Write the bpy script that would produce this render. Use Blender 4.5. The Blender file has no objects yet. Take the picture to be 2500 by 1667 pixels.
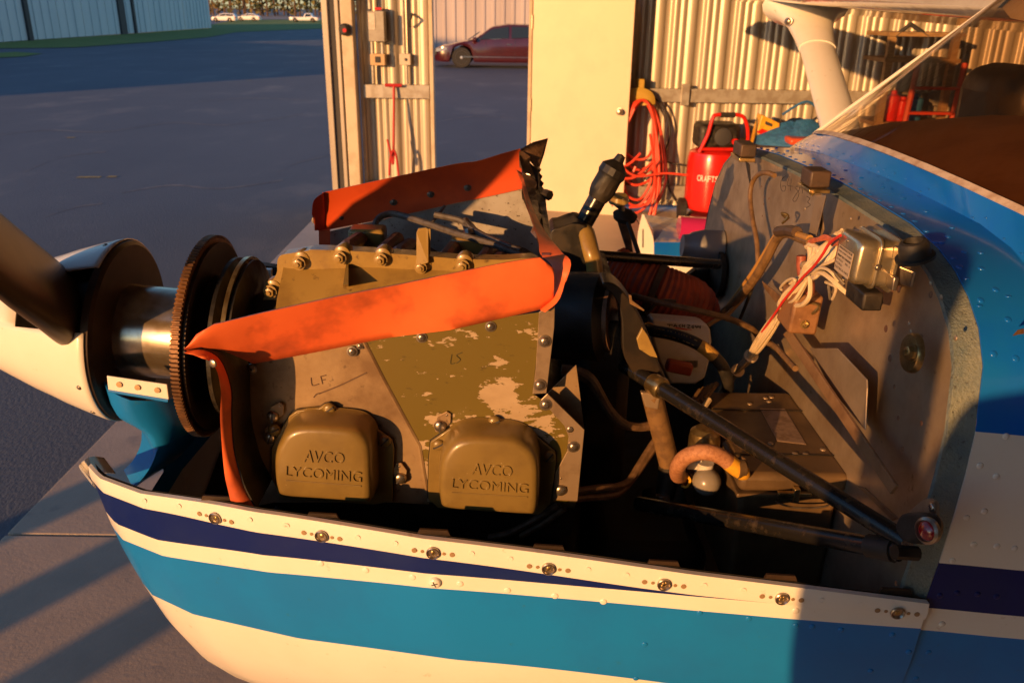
import bpy, bmesh, math, random
from mathutils import Vector, Matrix
random.seed(7)
V = Vector
S = bpy.context.scene
C = bpy.context.collection
# ------------------------------------------------------------------ camera
CAM = V((0, 0, 1.9)); TH = math.radians(21.35); ROLL = 0.014; F = 2067.0
_R0 = V((1, 0, 0)); FW = V((0, math.cos(TH), -math.sin(TH))); _U0 = V((0, math.sin(TH), math.cos(TH)))
RT = _R0 * math.cos(ROLL) + _U0 * math.sin(ROLL); UP = _U0 * math.cos(ROLL) - _R0 * math.sin(ROLL)
cd = bpy.data.cameras.new('camera'); cam = bpy.data.objects.new('camera', cd); C.objects.link(cam)
cd.sensor_width = 36; cd.lens = F / 2500 * 36; cd.clip_start = 0.02; cd.clip_end = 2000
cam.matrix_world = Matrix(((RT.x, UP.x, -FW.x, CAM.x), (RT.y, UP.y, -FW.y, CAM.y), (RT.z, UP.z, -FW.z, CAM.z), (0, 0, 0, 1)))
cd.dof.use_dof = True; cd.dof.focus_distance = 1.05; cd.dof.aperture_fstop = 13
S.camera = cam
# ------------------------------------------------------------------ light
AZ = math.radians(35); EL = math.radians(9.0)
SUN = V((math.sin(AZ) * math.cos(EL), math.cos(AZ) * math.cos(EL), -math.sin(EL)))   # way the light travels
w = bpy.data.worlds.new('World'); S.world = w; w.use_nodes = True
nt = w.node_tree; bg = nt.nodes['Background']; sky = nt.nodes.new('ShaderNodeTexSky')
sky.sky_type = 'NISHITA'; sky.sun_disc = False; sky.sun_elevation = EL; sky.sun_rotation = math.pi + AZ
sky.air_density = 1.0; sky.dust_density = 0.25; sky.ozone_density = 3.0
nt.links.new(sky.outputs[0], bg.inputs[0]); bg.inputs[1].default_value = 0.14
sl = bpy.data.lights.new('sun', 'SUN'); so = bpy.data.objects.new('sun', sl); C.objects.link(so)
sl.energy = 5.0; sl.angle = math.radians(0.55); sl.color = (1.0, 0.47, 0.15)
so.rotation_euler = SUN.to_track_quat('-Z', 'Y').to_euler(); so.location = (-3, -6, 4)
S.view_settings.view_transform = 'Standard'; S.view_settings.look = 'None'
S.view_settings.exposure = 0.45; S.view_settings.gamma = 1.0
S.render.engine = 'CYCLES'
S.cycles.max_bounces = 6; S.cycles.transparent_max_bounces = 8
# ------------------------------------------------------------------ geometry of the place
def ray(u, v): return FW + RT * ((u - 1250) / F) + UP * ((833.5 - v) / F)
def onY(u, v, y): d = ray(u, v); return CAM + d * (y / d.y)
def onX(u, v, x): d = ray(u, v); return CAM + d * (x / d.x)
def onZ(u, v, z): d = ray(u, v); return CAM + d * ((z - CAM.z) / d.z)
def onP(u, v, p, n): d = ray(u, v); return CAM + d * ((p - CAM).dot(n) / d.dot(n))
ZM = dict(A=(0, 0, 2.94), B=(700, 0, 2.6133), C=(1400, 0, 2.1382), D=(0, 480, 2.5286), E=(400, 780, 2.24), G=(600, 320, 2.6133),
          H=(1280, 400, 3.136), I=(1700, 350, 2.851), J=(1350, 850, 2.352), K=(0, 1050, 2.541), L=(700, 1200, 2.352), M=(1700, 1000, 2.351),
          N=(1280, 540, 3.92), O=(1900, 480, 5.6), R=(1380, 900, 4.356), Q=(740, 480, 4.055), T=(0, 0, .9408), P=(0, 0, 1))
def px(z, x, y): a = ZM[z]; return (a[0] + x / a[2], a[1] + y / a[2])
def oy(z, x, y, d): return onY(*px(z, x, y), d)
def ty(z, pts, y): return [onY(*px(z, *p[:2]), (p[2] if len(p) > 2 else y)) for p in pts]
YC = 1.28                                   # the aircraft's plane of symmetry
PT = math.radians(3.5)
FWD = V((-math.cos(PT), 0, math.sin(PT)))   # nose direction: the aircraft sits a little nose-up
UPB = V((math.sin(PT), 0, math.cos(PT)))
P_FW = V((0.452, YC, 1.40))                 # a point of the firewall
P_SK = V((0.478, YC, 1.40))                 # a point of the skin's front edge
def fwp(u, v, off=0.0): return onP(u, v, P_FW + FWD * off, FWD)
def tf(z, pts, off=0.0): return [fwp(*px(z, *p[:2]), (p[2] if len(p) > 2 else off)) for p in pts]

def cr(pts, n=6, closed=False):
    "Catmull-Rom through points"
    out = []; N = len(pts)
    if N < 3 and not closed: return list(pts)
    for i in range(N if closed else N - 1):
        p = [pts[(i + k) % N] if closed else pts[min(max(i + k, 0), N - 1)] for k in (-1, 0, 1, 2)]
        for j in range(n):
            t = j / n
            out.append(0.5 * ((2 * p[1]) + (p[2] - p[0]) * t + (2 * p[0] - 5 * p[1] + 4 * p[2] - p[3]) * t * t + (3 * p[1] - p[0] - 3 * p[2] + p[3]) * t ** 3))
    if not closed: out.append(pts[-1].copy())
    return out
def frame(d):
    d = d.normalized(); a = V((0, 0, 1)) if abs(d.z) < .9 else V((1, 0, 0))
    x = a.cross(d).normalized(); return x, d.cross(x)
def rotz(p, a, c=V((0, 0, 0))):
    q = p - c; return V((q.x * math.cos(a) - q.y * math.sin(a), q.x * math.sin(a) + q.y * math.cos(a), q.z)) + c

class MB:
    def __init__(s): s.v = []; s.f = []; s.m = []
    def add(s, vs, fs, mi=0):
        b = len(s.v); s.v += [V(q) for q in vs]
        for f in fs: s.f.append([b + i for i in f]); s.m.append(mi)
        return s
    def box(s, lo, hi, mi=0, M=None):
        x0, y0, z0 = lo; x1, y1, z1 = hi
        vs = [V(q) for q in ((x0,y0,z0),(x1,y0,z0),(x1,y1,z0),(x0,y1,z0),(x0,y0,z1),(x1,y0,z1),(x1,y1,z1),(x0,y1,z1))]
        if M is not None: vs = [M @ q for q in vs]
        return s.add(vs, [(0,3,2,1),(4,5,6,7),(0,1,5,4),(1,2,6,5),(2,3,7,6),(3,0,4,7)], mi)
    def hexa(s, b, t, mi=0):
        "four bottom and four top corners"
        return s.add(b + t, [(0,3,2,1),(4,5,6,7),(0,1,5,4),(1,2,6,5),(2,3,7,6),(3,0,4,7)], mi)
    def prism(s, pts, off, mi=0):
        n = len(pts); off = V(off)
        return s.add(list(pts) + [p + off for p in pts], [tuple(range(n)), tuple(range(2*n-1, n-1, -1))] + [(i, i+n, (i+1) % n + n, (i+1) % n) for i in range(n)], mi)
    def rings(s, rs, mi=0, closed=True, cap0=True, cap1=True):
        n = len(rs[0]); b = len(s.v); fs = []
        for i in range(len(rs)-1):
            for j in range(n if closed else n-1):
                k = (j+1) % n; fs.append((i*n+j, i*n+k, (i+1)*n+k, (i+1)*n+j))
        if cap0: fs.append(tuple(range(n-1, -1, -1)))
        if cap1: fs.append(tuple(range((len(rs)-1)*n, len(rs)*n)))
        return s.add([p for r in rs for p in r], fs, mi)
    def tube(s, pts, r, n=10, mi=0, caps=True, ry=None):
        rs = []; N = len(pts); x = None
        for i, p in enumerate(pts):
            d = pts[min(i+1, N-1)] - pts[max(i-1, 0)]
            if d.length < 1e-9: d = V((0, 0, 1))
            d.normalize()
            if x is None: x, y = frame(d)
            else: x = (x - d * x.dot(d)).normalized(); y = d.cross(x)
            q = r[i] if isinstance(r, (list, tuple)) else r
            rs.append([p + x * (math.cos(a) * q) + y * (math.sin(a) * (q if ry is None else ry)) for a in [2*math.pi*k/n for k in range(n)]])
        return s.rings(rs, mi, True, caps, caps)
    def lathe(s, prof, o, ax, n=24, mi=0, caps=True):
        x, y = frame(ax); ax = ax.normalized()
        rs = [[o + ax * h + (x * math.cos(a) + y * math.sin(a)) * max(r, 1e-5) for a in [2*math.pi*k/n for k in range(n)]] for h, r in prof]
        return s.rings(rs, mi, True, caps, caps)
    def ball(s, c, r, n=10, m=6, mi=0, sc=(1, 1, 1)):
        rs = [[c + V((math.cos(a)*math.sin(t)*r*sc[0], math.sin(a)*math.sin(t)*r*sc[1], -math.cos(t)*r*sc[2])) for a in [2*math.pi*k/n for k in range(n)]] for t in [math.pi*(i+.02)/(m+.04) for i in range(m+1)]]
        return s.rings(rs, mi)
    def sheet(s, rows, th=0, mi=0, off=None):
        "grid of rows; th gives thickness along off or the grid's own normals; mi may be f(i,j)"
        n = len(rows[0]); m = len(rows)
        g = lambda i, j: rows[max(0, min(m-1, i))][max(0, min(n-1, j))]
        f = mi if callable(mi) else (lambda i, j: mi)
        b = len(s.v); s.v += [V(p) for r in rows for p in r]
        for i in range(m-1):
            for j in range(n-1):
                k = f(i, j)
                if k is None: continue
                s.f.append([b+i*n+j, b+i*n+j+1, b+(i+1)*n+j+1, b+(i+1)*n+j]); s.m.append(k)
        if th:
            b2 = len(s.v)
            for i in range(m):
                for j in range(n):
                    nn = off if off is not None else (g(i+1, j)-g(i-1, j)).cross(g(i, j+1)-g(i, j-1)).normalized()
                    s.v.append(g(i, j) + nn * th)
            for i in range(m-1):
                for j in range(n-1):
                    k = f(i, j)
                    if k is None: continue
                    s.f.append([b2+i*n+j, b2+(i+1)*n+j, b2+(i+1)*n+j+1, b2+i*n+j+1]); s.m.append(k)
            def side(a, c, k):
                if k is not None: s.f.append([b+a, b+c, b2+c, b2+a]); s.m.append(k)
            for j in range(n-1): side(j, j+1, f(0, j)); side((m-1)*n+j+1, (m-1)*n+j, f(m-2, j))
            for i in range(m-1): side((i+1)*n, i*n, f(i, 0)); side(i*n+n-1, (i+1)*n+n-1, f(i, n-2))
        return s
    def mesh(s, name, mats, smooth=35, normals=True):
        me = bpy.data.meshes.new(name); me.from_pydata([tuple(q) for q in s.v], [], s.f)
        mats = mats if isinstance(mats, (list, tuple)) else [mats]
        for m in mats: me.materials.append(m)
        for p, k in zip(me.polygons, s.m): p.material_index = k
        if normals:
            bm = bmesh.new(); bm.from_mesh(me); bmesh.ops.recalc_face_normals(bm, faces=bm.faces); bm.to_mesh(me); bm.free()
        if smooth:
            me.shade_smooth(); me.set_sharp_from_angle(angle=math.radians(smooth))
        me.validate(); return me
    def build(s, name, mats, parent=None, smooth=35, bevel=0, seg=2, solid=0, sub=0, normals=True):
        o = obj(name, s.mesh(name, mats, smooth, normals), parent)
        if solid:
            k = o.modifiers.new('solid', 'SOLIDIFY'); k.thickness = solid; k.offset = 0
        if sub:
            k = o.modifiers.new('sub', 'SUBSURF'); k.levels = sub; k.render_levels = sub
        if bevel:
            k = o.modifiers.new('bevel', 'BEVEL'); k.width = bevel; k.segments = seg; k.limit_method = 'ANGLE'; k.angle_limit = math.radians(40)
        return o
def obj(name, me, parent=None, M=None):
    o = bpy.data.objects.new(name, me); C.objects.link(o)
    if M is not None: o.matrix_basis = M
    if parent is not None:
        o.parent = parent
        o.matrix_parent_inverse = parent.matrix_basis.inverted()
    return o
def thing(name, label, cat, base=(0, 0, 0), group=None):
    o = bpy.data.objects.new(name, None); C.objects.link(o); o.location = base; o['base'] = list(base); o.empty_display_size = .1
    return tag(o, label, cat, group)
def tag(o, label=None, cat=None, group=None, kind=None):
    if label: o['label'] = label
    if cat: o['category'] = cat
    if group: o['group'] = group
    if kind: o['kind'] = kind
    return o
def place(name, me, loc, nrm, sc=1.0, parent=None, spin=0.0):
    z = V(nrm).normalized(); x, y = frame(z)
    x, y = x * math.cos(spin) + y * math.sin(spin), y * math.cos(spin) - x * math.sin(spin)
    M = Matrix(((x.x*sc, y.x*sc, z.x*sc, loc.x), (x.y*sc, y.y*sc, z.y*sc, loc.y), (x.z*sc, y.z*sc, z.z*sc, loc.z), (0, 0, 0, 1)))
    return obj(name, me, parent, M)
def text_on(name, s, bl, br, tl, tr, depth, m, parent, bold=0.0):
    cu = bpy.data.curves.new('t', 'FONT'); cu.body = s; cu.extrude = .05; cu.offset = bold; cu.resolution_u = 3
    t = bpy.data.objects.new('t', cu); C.objects.link(t)
    me = bpy.data.meshes.new_from_object(t.evaluated_get(bpy.context.evaluated_depsgraph_get()))
    bpy.data.objects.remove(t); bpy.data.curves.remove(cu)
    xs = [q.co.x for q in me.vertices]; ys = [q.co.y for q in me.vertices]
    x0, x1, y0, y1 = min(xs), max(xs), min(ys), max(ys)
    n = (br - bl).cross(tl - bl).normalized()
    for q in me.vertices:
        a = (q.co.x - x0) / (x1 - x0); b = (q.co.y - y0) / (y1 - y0)
        q.co = (bl.lerp(br, a)).lerp(tl.lerp(tr, a), b) + n * (q.co.z / .05 * depth)
    me.materials.clear(); me.materials.append(m); me.name = name
    return obj(name, me, parent)

# ------------------------------------------------------------------ materials
MT = {}
def mat(name, col, rough=.5, metal=0.0, col2=None, ns=8.0, lo=.45, hi=.6, det=6.0, rough2=None, bump=0.0, bs=200.0, bd=.002, coat=0.0, sx=(1, 1, 1), col3=None, n3=40.0, lo3=.6, hi3=.68, spec=.5, chip=None):
    m = bpy.data.materials.new(name); m.use_nodes = True; MT[name] = m
    n = m.node_tree.nodes; l = m.node_tree.links; b = n['Principled BSDF']
    b.inputs['Base Color'].default_value = (*col, 1); b.inputs['Roughness'].default_value = rough; b.inputs['Metallic'].default_value = metal
    b.inputs['Coat Weight'].default_value = coat; b.inputs['Coat Roughness'].default_value = .08; b.inputs['Specular IOR Level'].default_value = spec
    tc = n.new('ShaderNodeTexCoord'); mp = n.new('ShaderNodeMapping'); mp.inputs['Scale'].default_value = sx; l.new(tc.outputs['Object'], mp.inputs[0])
    def noise(sc, d=6.0):
        k = n.new('ShaderNodeTexNoise'); k.inputs['Scale'].default_value = sc; k.inputs['Detail'].default_value = d; k.inputs['Roughness'].default_value = .62
        l.new(mp.outputs[0], k.inputs['Vector']); return k
    def ramp(src, a, c):
        r = n.new('ShaderNodeMapRange'); r.inputs[1].default_value = a; r.inputs[2].default_value = c; l.new(src, r.inputs[0]); return r.outputs[0]
    def mix(fac, a, c):
        x = n.new('ShaderNodeMix'); x.data_type = 'RGBA'; l.new(fac, x.inputs[0])
        if isinstance(a, tuple): x.inputs[6].default_value = (*a, 1)
        else: l.new(a, x.inputs[6])
        x.inputs[7].default_value = (*c, 1); l.new(x.outputs[2], b.inputs['Base Color']); return x.outputs[2]
    cur = col
    if col2:
        fac = ramp(noise(ns, det).outputs[0], lo, hi); cur = mix(fac, cur, col2)
        if rough2 is not None:
            r = n.new('ShaderNodeMapRange'); r.inputs[3].default_value = rough; r.inputs[4].default_value = rough2; l.new(fac, r.inputs[0]); l.new(r.outputs[0], b.inputs['Roughness'])
    if col3:
        f3 = ramp(noise(n3, 4).outputs[0], lo3, hi3); cur = mix(f3, cur, col3)
    if bump:
        k = noise(bs, 4); bp = n.new('ShaderNodeBump'); bp.inputs['Strength'].default_value = bump; bp.inputs['Distance'].default_value = bd
        l.new(k.outputs[0], bp.inputs['Height']); l.new(bp.outputs[0], b.inputs['Normal'])
    return m
WHITE = mat('white_paint', (.80, .78, .72), .28, coat=.4, col2=(.74, .70, .62), ns=6, lo=.4, hi=.8, bump=.05, bs=30, col3=(.50, .40, .29), n3=48, lo3=.655, hi3=.80)
TEAL = mat('blue_paint', (.008, .20, .60), .30, coat=.12, spec=.35, col2=(.010, .175, .55), ns=4, bump=.04, bs=25, col3=(.03, .16, .36), n3=60, lo3=.66, hi3=.8)
BLUE = mat('deck_blue_paint', (.004, .12, .58), .18, coat=.4, spec=.4, col2=(.006, .14, .54), ns=5, bump=.05, bs=18)
NAVY = mat('navy_paint', (.006, .016, .13), .32, coat=.08, spec=.25, col2=(.010, .022, .13), ns=9)
INNER = mat('cowl_interior', (.012, .011, .010), .7, col2=(.03, .024, .018), ns=14)
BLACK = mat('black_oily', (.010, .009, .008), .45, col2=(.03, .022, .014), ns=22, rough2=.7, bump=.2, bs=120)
BLACKT = mat('black_gloss_tube', (.012, .011, .010), .22, col2=(.05, .035, .02), ns=60, lo=.55, hi=.75, rough2=.5, bump=.25, bs=400, bd=.0006)
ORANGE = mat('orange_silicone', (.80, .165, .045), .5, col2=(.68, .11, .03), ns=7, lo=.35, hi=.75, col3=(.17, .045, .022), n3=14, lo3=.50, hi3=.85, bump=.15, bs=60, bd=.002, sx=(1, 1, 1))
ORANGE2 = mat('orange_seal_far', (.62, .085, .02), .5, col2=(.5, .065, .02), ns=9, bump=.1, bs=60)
OLIVE = mat('olive_engine_enamel', (.20, .138, .040), .34, col2=(.165, .112, .034), ns=18, coat=.25, bump=.12, bs=160, bd=.0008, col3=(.36, .27, .15), n3=120, lo3=.68, hi3=.74)
GOLD = mat('gold_engine_enamel', (.30, .20, .055), .35, col2=(.22, .14, .04), ns=14, coat=.3, bump=.15, bs=110, bd=.001, col3=(.1, .06, .025), n3=60, lo3=.62, hi3=.72)
BARE = mat('bare_aluminium', (.36, .255, .145), .40, .35, col2=(.17, .105, .052), ns=13, lo=.40, hi=.66, rough2=.6, bump=.2, bs=90, bd=.0015, col3=(.10, .06, .032), n3=70, lo3=.61, hi3=.74)
STRIP = mat('aluminium_strip', (.33, .25, .17), .36, .45, col2=(.21, .145, .09), ns=24, lo=.5, hi=.7, bump=.1, bs=150, bd=.001)
CHIP = mat('chipped_olive_paint', (.125, .095, .014), .42, col2=(.36, .29, .20), ns=24, lo=.552, hi=.558, det=14, rough2=.5, bump=.25, bs=24, bd=.002, col3=(.05, .04, .012), n3=150, lo3=.68, hi3=.72, sx=(.55, 1, 1.35))
FARMET = mat('grey_baffle_metal', (.40, .39, .37), .45, .2, col2=(.30, .28, .25), ns=14, col3=(.10, .08, .06), n3=140, lo3=.62, hi3=.68, bump=.15, bs=80)
FIREW = mat('firewall_metal', (.50, .41, .30), .32, .65, col2=(.27, .19, .12), ns=9, lo=.38, hi=.70, rough2=.5, bump=.12, bs=28, bd=.004, col3=(.14, .09, .05), n3=34, lo3=.66, hi3=.74)
SEALANT = mat('flange_sealant', (.20, .22, .18), .6, col2=(.05, .10, .14), ns=14, lo=.35, hi=.7, bump=.8, bs=260, bd=.003, col3=(.05, .055, .05), n3=150, lo3=.62, hi3=.72)
STEEL = mat('steel', (.42, .36, .29), .30, .9, col2=(.22, .15, .10), ns=60, lo=.5, hi=.7)
CAD = mat('cadmium_plate', (.55, .42, .20), .28, .9, col2=(.35, .24, .1), ns=50)
RUST = mat('rusty_gear_steel', (.16, .085, .045), .5, .5, col2=(.28, .14, .06), ns=30, bump=.3, bs=150)
DISC = mat('brown_dark_metal', (.060, .036, .022), .5, .4, col2=(.035, .022, .014), ns=14, bump=.1, bs=60)
CHROMEHUB = mat('polished_hub', (.55, .47, .36), .22, .85, col2=(.42, .33, .22), ns=30)
RUBBER = mat('black_rubber', (.015, .014, .013), .6, col2=(.03, .026, .022), ns=40, bump=.2, bs=200)
BROWNR = mat('brown_rubber', (.075, .045, .028), .55, col2=(.045, .03, .02), ns=40)
HOSE = mat('orange_duct_hose', (.34, .058, .02), .6, col2=(.22, .04, .016), ns=30)
WIREW = mat('white_wire', (.62, .50, .32), .5, col2=(.36, .28, .18), ns=60, lo=.55, hi=.7)
WIRER = mat('red_wire', (.55, .03, .025), .45)
WIREO = mat('orange_wire', (.60, .15, .06), .6, col2=(.4, .1, .05), ns=80)
WIREG = mat('grey_wire', (.11, .095, .075), .5, col2=(.2, .16, .11), ns=60)
TAN = mat('tan_sleeve', (.19, .11, .045), .55, col2=(.12, .068, .03), ns=60, bump=.4, bs=300, bd=.001)
COPPER = mat('copper_fabric_hose', (.42, .20, .10), .6, col2=(.30, .13, .06), ns=200, bump=.6, bs=700, bd=.001)
YELL = mat('yellow_plastic', (.75, .40, .03), .4, col2=(.6, .3, .03), ns=40)
BATT = mat('battery_box_paint', (.125, .080, .038), .40, col2=(.075, .048, .024), ns=10, bump=.25, bs=60, bd=.002, col3=(.30, .25, .18), n3=26, lo3=.70, hi3=.72)
PLASTICW = mat('white_plastic', (.62, .60, .56), .35, col2=(.55, .5, .44), ns=20)
PAPER = mat('paper', (.60, .57, .52), .7, col2=(.5, .46, .4), ns=30)
INK = mat('ink', (.03, .025, .025), .6)
RED = mat('red_paint', (.62, .018, .012), .25, coat=.5, col2=(.52, .016, .012), ns=12)
BROWN = mat('rusty_brown_box', (.23, .115, .05), .55, col2=(.15, .07, .03), ns=24, bump=.2, bs=90, col3=(.40, .26, .14), n3=60, lo3=.66, hi3=.72)
REDG = mat('red_bushing', (.25, .008, .012), .18, coat=.8)
# ------------------------------------------------------------------ ground
ASPH = mat('asphalt', (.066, .088, .130), .75, col2=(.095, .118, .16), ns=.35, lo=.35, hi=.7, bump=.5, bs=60, bd=.01, col3=(.17, .18, .20), n3=.7, lo3=.56, hi3=.8, sx=(1, .55, 1))
CONC = mat('concrete', (.42, .34, .26), .42, col2=(.30, .24, .18), ns=1.6, lo=.35, hi=.72, bump=.25, bs=70, bd=.006, col3=(.20, .17, .145), n3=5, lo3=.62, hi3=.8)
GRASSM = mat('grass', (.12, .20, .03), .8, col2=(.17, .22, .04), ns=.8, bump=.6, bs=20, bd=.05)
TARM = mat('tar_seam', (.17, .18, .20), .8, col2=(.075, .09, .125), ns=3, lo=.4, hi=.62)
YLINE = mat('worn_yellow_line', (.36, .26, .05), .7, col2=(.10, .10, .095), ns=9, lo=.45, hi=.6)
SLABE = -1.92
m = MB(); m.add([(-600, -500, 0), (700, -500, 0), (700, 900, 0), (-600, 900, 0)], [(0, 1, 2, 3)])
tag(m.build('asphalt_apron', ASPH, smooth=0), 'dark weathered asphalt apron outside the hangar', None, kind='structure')
# concrete hangar floor: slabs with recessed joints, each slab its own piece
base = MB().box((SLABE + .01, -6.2, .002), (14, 8.7, .010)).build('concrete_floor', mat('joint_dirt', (.06, .05, .045), .9), smooth=0)
tag(base, 'pale concrete hangar floor with slab joints', None, kind='structure')
xs = [SLABE, 1.2, 4.6, 8.2, 14]; ysl = [-6.2, -2.4, .4, onZ(230, 1318, 0).y, 5.75, 8.7]
for i in range(4):
    for j in range(5):
        q = MB().box((xs[i] + .006, ysl[j] + .006, .004), (xs[i+1] - .006, ysl[j+1] - .006, .022 + random.uniform(-.001, .001)))
        q.build('floor_slab', CONC, base, smooth=0, bevel=.006)
# crack seams of pale filler on the asphalt
seam = MB()
for pts in ([(0, 178), (150, 160), (300, 143), (420, 128)], [(560, 192), (640, 172), (720, 148), (775, 137)], [(110, 530), (190, 505), (250, 497)], [(690, 420), (720, 400), (800, 380)], [(60, 420), (150, 385), (260, 370)], [(0, 330), (120, 318), (260, 322), (420, 300), (560, 305), (740, 280)], [(300, 470), (420, 452), (540, 460), (690, 440)], [(1060, 300), (1150, 285), (1270, 290)], [(480, 250), (600, 240), (760, 246)]):
    p = cr([onZ(u, v, .003) for u, v in pts], 6); wv = .03 + .02 * (p[0].y / 20)
    seam.sheet([[q + V((0, -wv, 0)) for q in p], [q + V((0, wv, 0)) for q in p]], 0)
tag(seam.build('asphalt_seam', TARM, smooth=0), 'pale thin filler seams across the dark asphalt', None, kind='structure')
yl = MB()
for a, b in (((185, 434), (242, 434)), ((258, 433), (282, 433)), ((600, 198), (615, 197)), ((160, 337), (180, 337))):
    p, q = onZ(*a, .005), onZ(*b, .005); yl.sheet([[p, q], [p + V((0, .09, 0)), q + V((0, .09, 0))]])
tag(yl.build('yellow_marking', YLINE, smooth=0), 'worn yellow paint dashes on the asphalt', None, kind='structure')
# grass verge
def gz(pts, z): return [onZ(u, v, z) for u, v in pts]
near = gz([(-60, 119), (60, 118), (184, 116), (371, 103), (510, 91), (578, 79), (772, 71), (860, 69)], .02)
far = [p + (p - CAM) * k + V((0, 0, 0)) for p, k in zip(near, [.25, .25, .3, .35, .6, .9, .75, .8])]
for p in far: p.z = .02
g = MB().sheet([near, far])
g.add(gz([(-40, 131), (40, 127), (103, 131), (60, 138), (-40, 143)], .02), [(0, 1, 2, 3, 4)])
tag(g.build('grass', GRASSM, smooth=0), 'green grass verge along the far hangar', 'grass', kind='stuff')
# ------------------------------------------------------------------ far buildings
FARW = mat('far_steel_cladding', (.55, .66, .70), .6, col2=(.48, .60, .65), ns=.5, sx=(1, 1, .1))
DARKP = mat('dark_post', (.035, .035, .04), .7)
PINKW = mat('pale_cladding', (.46, .42, .42), .55, col2=(.40, .36, .36), ns=1.5, sx=(1, 1, .08))
a0 = onZ(-260, 124, 0); a1 = onZ(519, 70, 0)
bh = thing('far_hangar', 'long blue-grey steel hangar across the apron at upper left', 'hangar', tuple((a0 + a1) / 2))
ax = (a1 - a0).normalized(); nx = V((ax.y, -ax.x, 0)); L0 = (a1 - a0).length
if nx.dot(CAM - a0) < 0: nx = -nx
def far_u(u):                              # point on the far facade under photo column u
    return onP(u, 90, a0, nx)
cols = [-260, -120, 72, 150, 210, 268, 303, 332, 372, 412, 455, 519]
for i in range(len(cols) - 1):
    p, q = far_u(cols[i]), far_u(cols[i+1]); p.z = q.z = .05
    k = (q - p) * .012; d = -nx * .25
    fr = MB().prism([p + k, q - k, V((q.x, q.y, 7)) - k, V((p.x, p.y, 7)) + k], d)
    e = (q - p); nn = int(max(2, e.length / .9))
    for t in range(1, nn):
        c = p + e * (t / nn); fr.prism([c - ax * .06, c + ax * .06, c + ax * .06 + V((0, 0, 6.9)), c - ax * .06 + V((0, 0, 6.9))], nx * .05)
    fr.build('door_leaf', FARW, bh, smooth=0)
for u, wd in ((72, .22), (303, .5), (332, .18)):
    p = far_u(u); p.z = 0; MB().prism([p - ax * wd, p + ax * wd, p + ax * wd + V((0, 0, 7)), p - ax * wd + V((0, 0, 7))], nx * .12).build('post', DARKP, bh, smooth=0)
bk = -nx * 18; rf = MB()
rf.prism([a0 + V((0, 0, 7)), a1 + V((0, 0, 7)), a1 + V((0, 0, 7)) + bk, a0 + V((0, 0, 7)) + bk], (0, 0, .5)); rf.build('roof', FARW, bh, smooth=0)
MB().prism([a1 - nx * .3, a1 + bk, a1 + bk + V((0, 0, 7)), a1 - nx * .3 + V((0, 0, 7))], ax * -.3).build('end_wall', FARW, bh, smooth=0)
# unseen tall hangar, added and sized to shade the far apron
sh = thing('tall_hangar', 'tall hangar left of the frame whose shadow covers the far apron', 'hangar', (-45, 4, 0))
sd = SUN.copy(); sd.z = 0; sd.normalize()
e0 = onZ(640, 192, 0) - sd * 29
s3 = V((-sd.y, sd.x, 0)); fp = [e0, e0 - sd * 24, e0 - sd * 24 + s3 * 60, e0 + s3 * 60]
for p in fp: p.z = 0
MB().prism(fp, (0, 0, 7.2)).build('wall', FARW, sh, smooth=0)
MB().prism([e0 + V((0, 0, 7.22)), e0 - sd * 24 + V((0, 0, 7.22)), e0 - sd * 12 + V((0, 0, 7.6))], s3 * 60).build('roof', FARW, sh, smooth=0)
# pale building beyond the doorway
ph = thing('pale_hangar', 'pale pink corrugated building behind the dark red car', 'hangar', (4, 37, 0))
pw = MB(); prof = []; x = -8.0; k = 0
pw_x0, pw_x1 = -5.2, 14.0; x = pw_x0
while x < pw_x1:
    prof += [(x, 0), (x + .20, 0), (x + .24, -.05), (x + .32, -.05), (x + .36, 0)]; x += .40
pw.sheet([[V((q[0], 36.8 + q[1], .05)) for q in prof], [V((q[0], 36.8 + q[1], 6)) for q in prof]], .04, off=V((0, 1, 0))); pw.build('wall', PINKW, ph, smooth=0)
MB().box((pw_x0 - .2, 36.2, 6.0), (pw_x1, 50, 6.35)).build('roof', PINKW, ph, smooth=0)
MB().box((pw_x0, 36.95, 0), (pw_x0 + .2, 50, 6)).build('end_wall', PINKW, ph, smooth=0)
MB().box((pw_x0, 36.55, .0), (pw_x1, 36.74, .16)).build('base_curb', mat('red_curb', (.30, .07, .05), .7), ph, smooth=0)
# ------------------------------------------------------------------ tree line
LEAF = mat('leaves', (.11, .12, .025), .7, col2=(.19, .13, .035), ns=.08, lo=.4, hi=.6)
TRUNK = mat('bark', (.10, .06, .035), .8)
tl = MB(); rnd = random.Random(3)
for k in range(46):
    u = 470 + k * 11 + rnd.uniform(-5, 5); d = rnd.uniform(185, 230); c = onY(u, 30, d); c.z = 0
    hgt = rnd.uniform(12, 19); wr = rnd.uniform(2.2, 3.6)
    tl.tube([c, c + V((0, 0, hgt * .8))], [.22, .1], 5, 1)
    for q in range(130):
        zz = rnd.uniform(.06, 1); r = wr * (1.1 - zz) ** .5 * rnd.uniform(.3, 1); a = rnd.uniform(0, 6.28)
        o = c + V((math.cos(a) * r, math.sin(a) * r, hgt * zz)); s1 = rnd.uniform(.35, .9)
        e1 = V((rnd.uniform(-1, 1), rnd.uniform(-1, 1), rnd.uniform(-1, 1))).normalized() * s1; e2 = V((rnd.uniform(-1, 1), rnd.uniform(-1, 1), rnd.uniform(-1, 1))).normalized() * s1
        tl.add([o, o + e1, o + e1 * .7 + e2, o + e2], [(0, 1, 2, 3)], 0)
tag(tl.build('tree_line', [LEAF, TRUNK], smooth=0, normals=False), 'sunlit autumn wood beyond the far car park', 'wood', kind='stuff')
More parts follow.
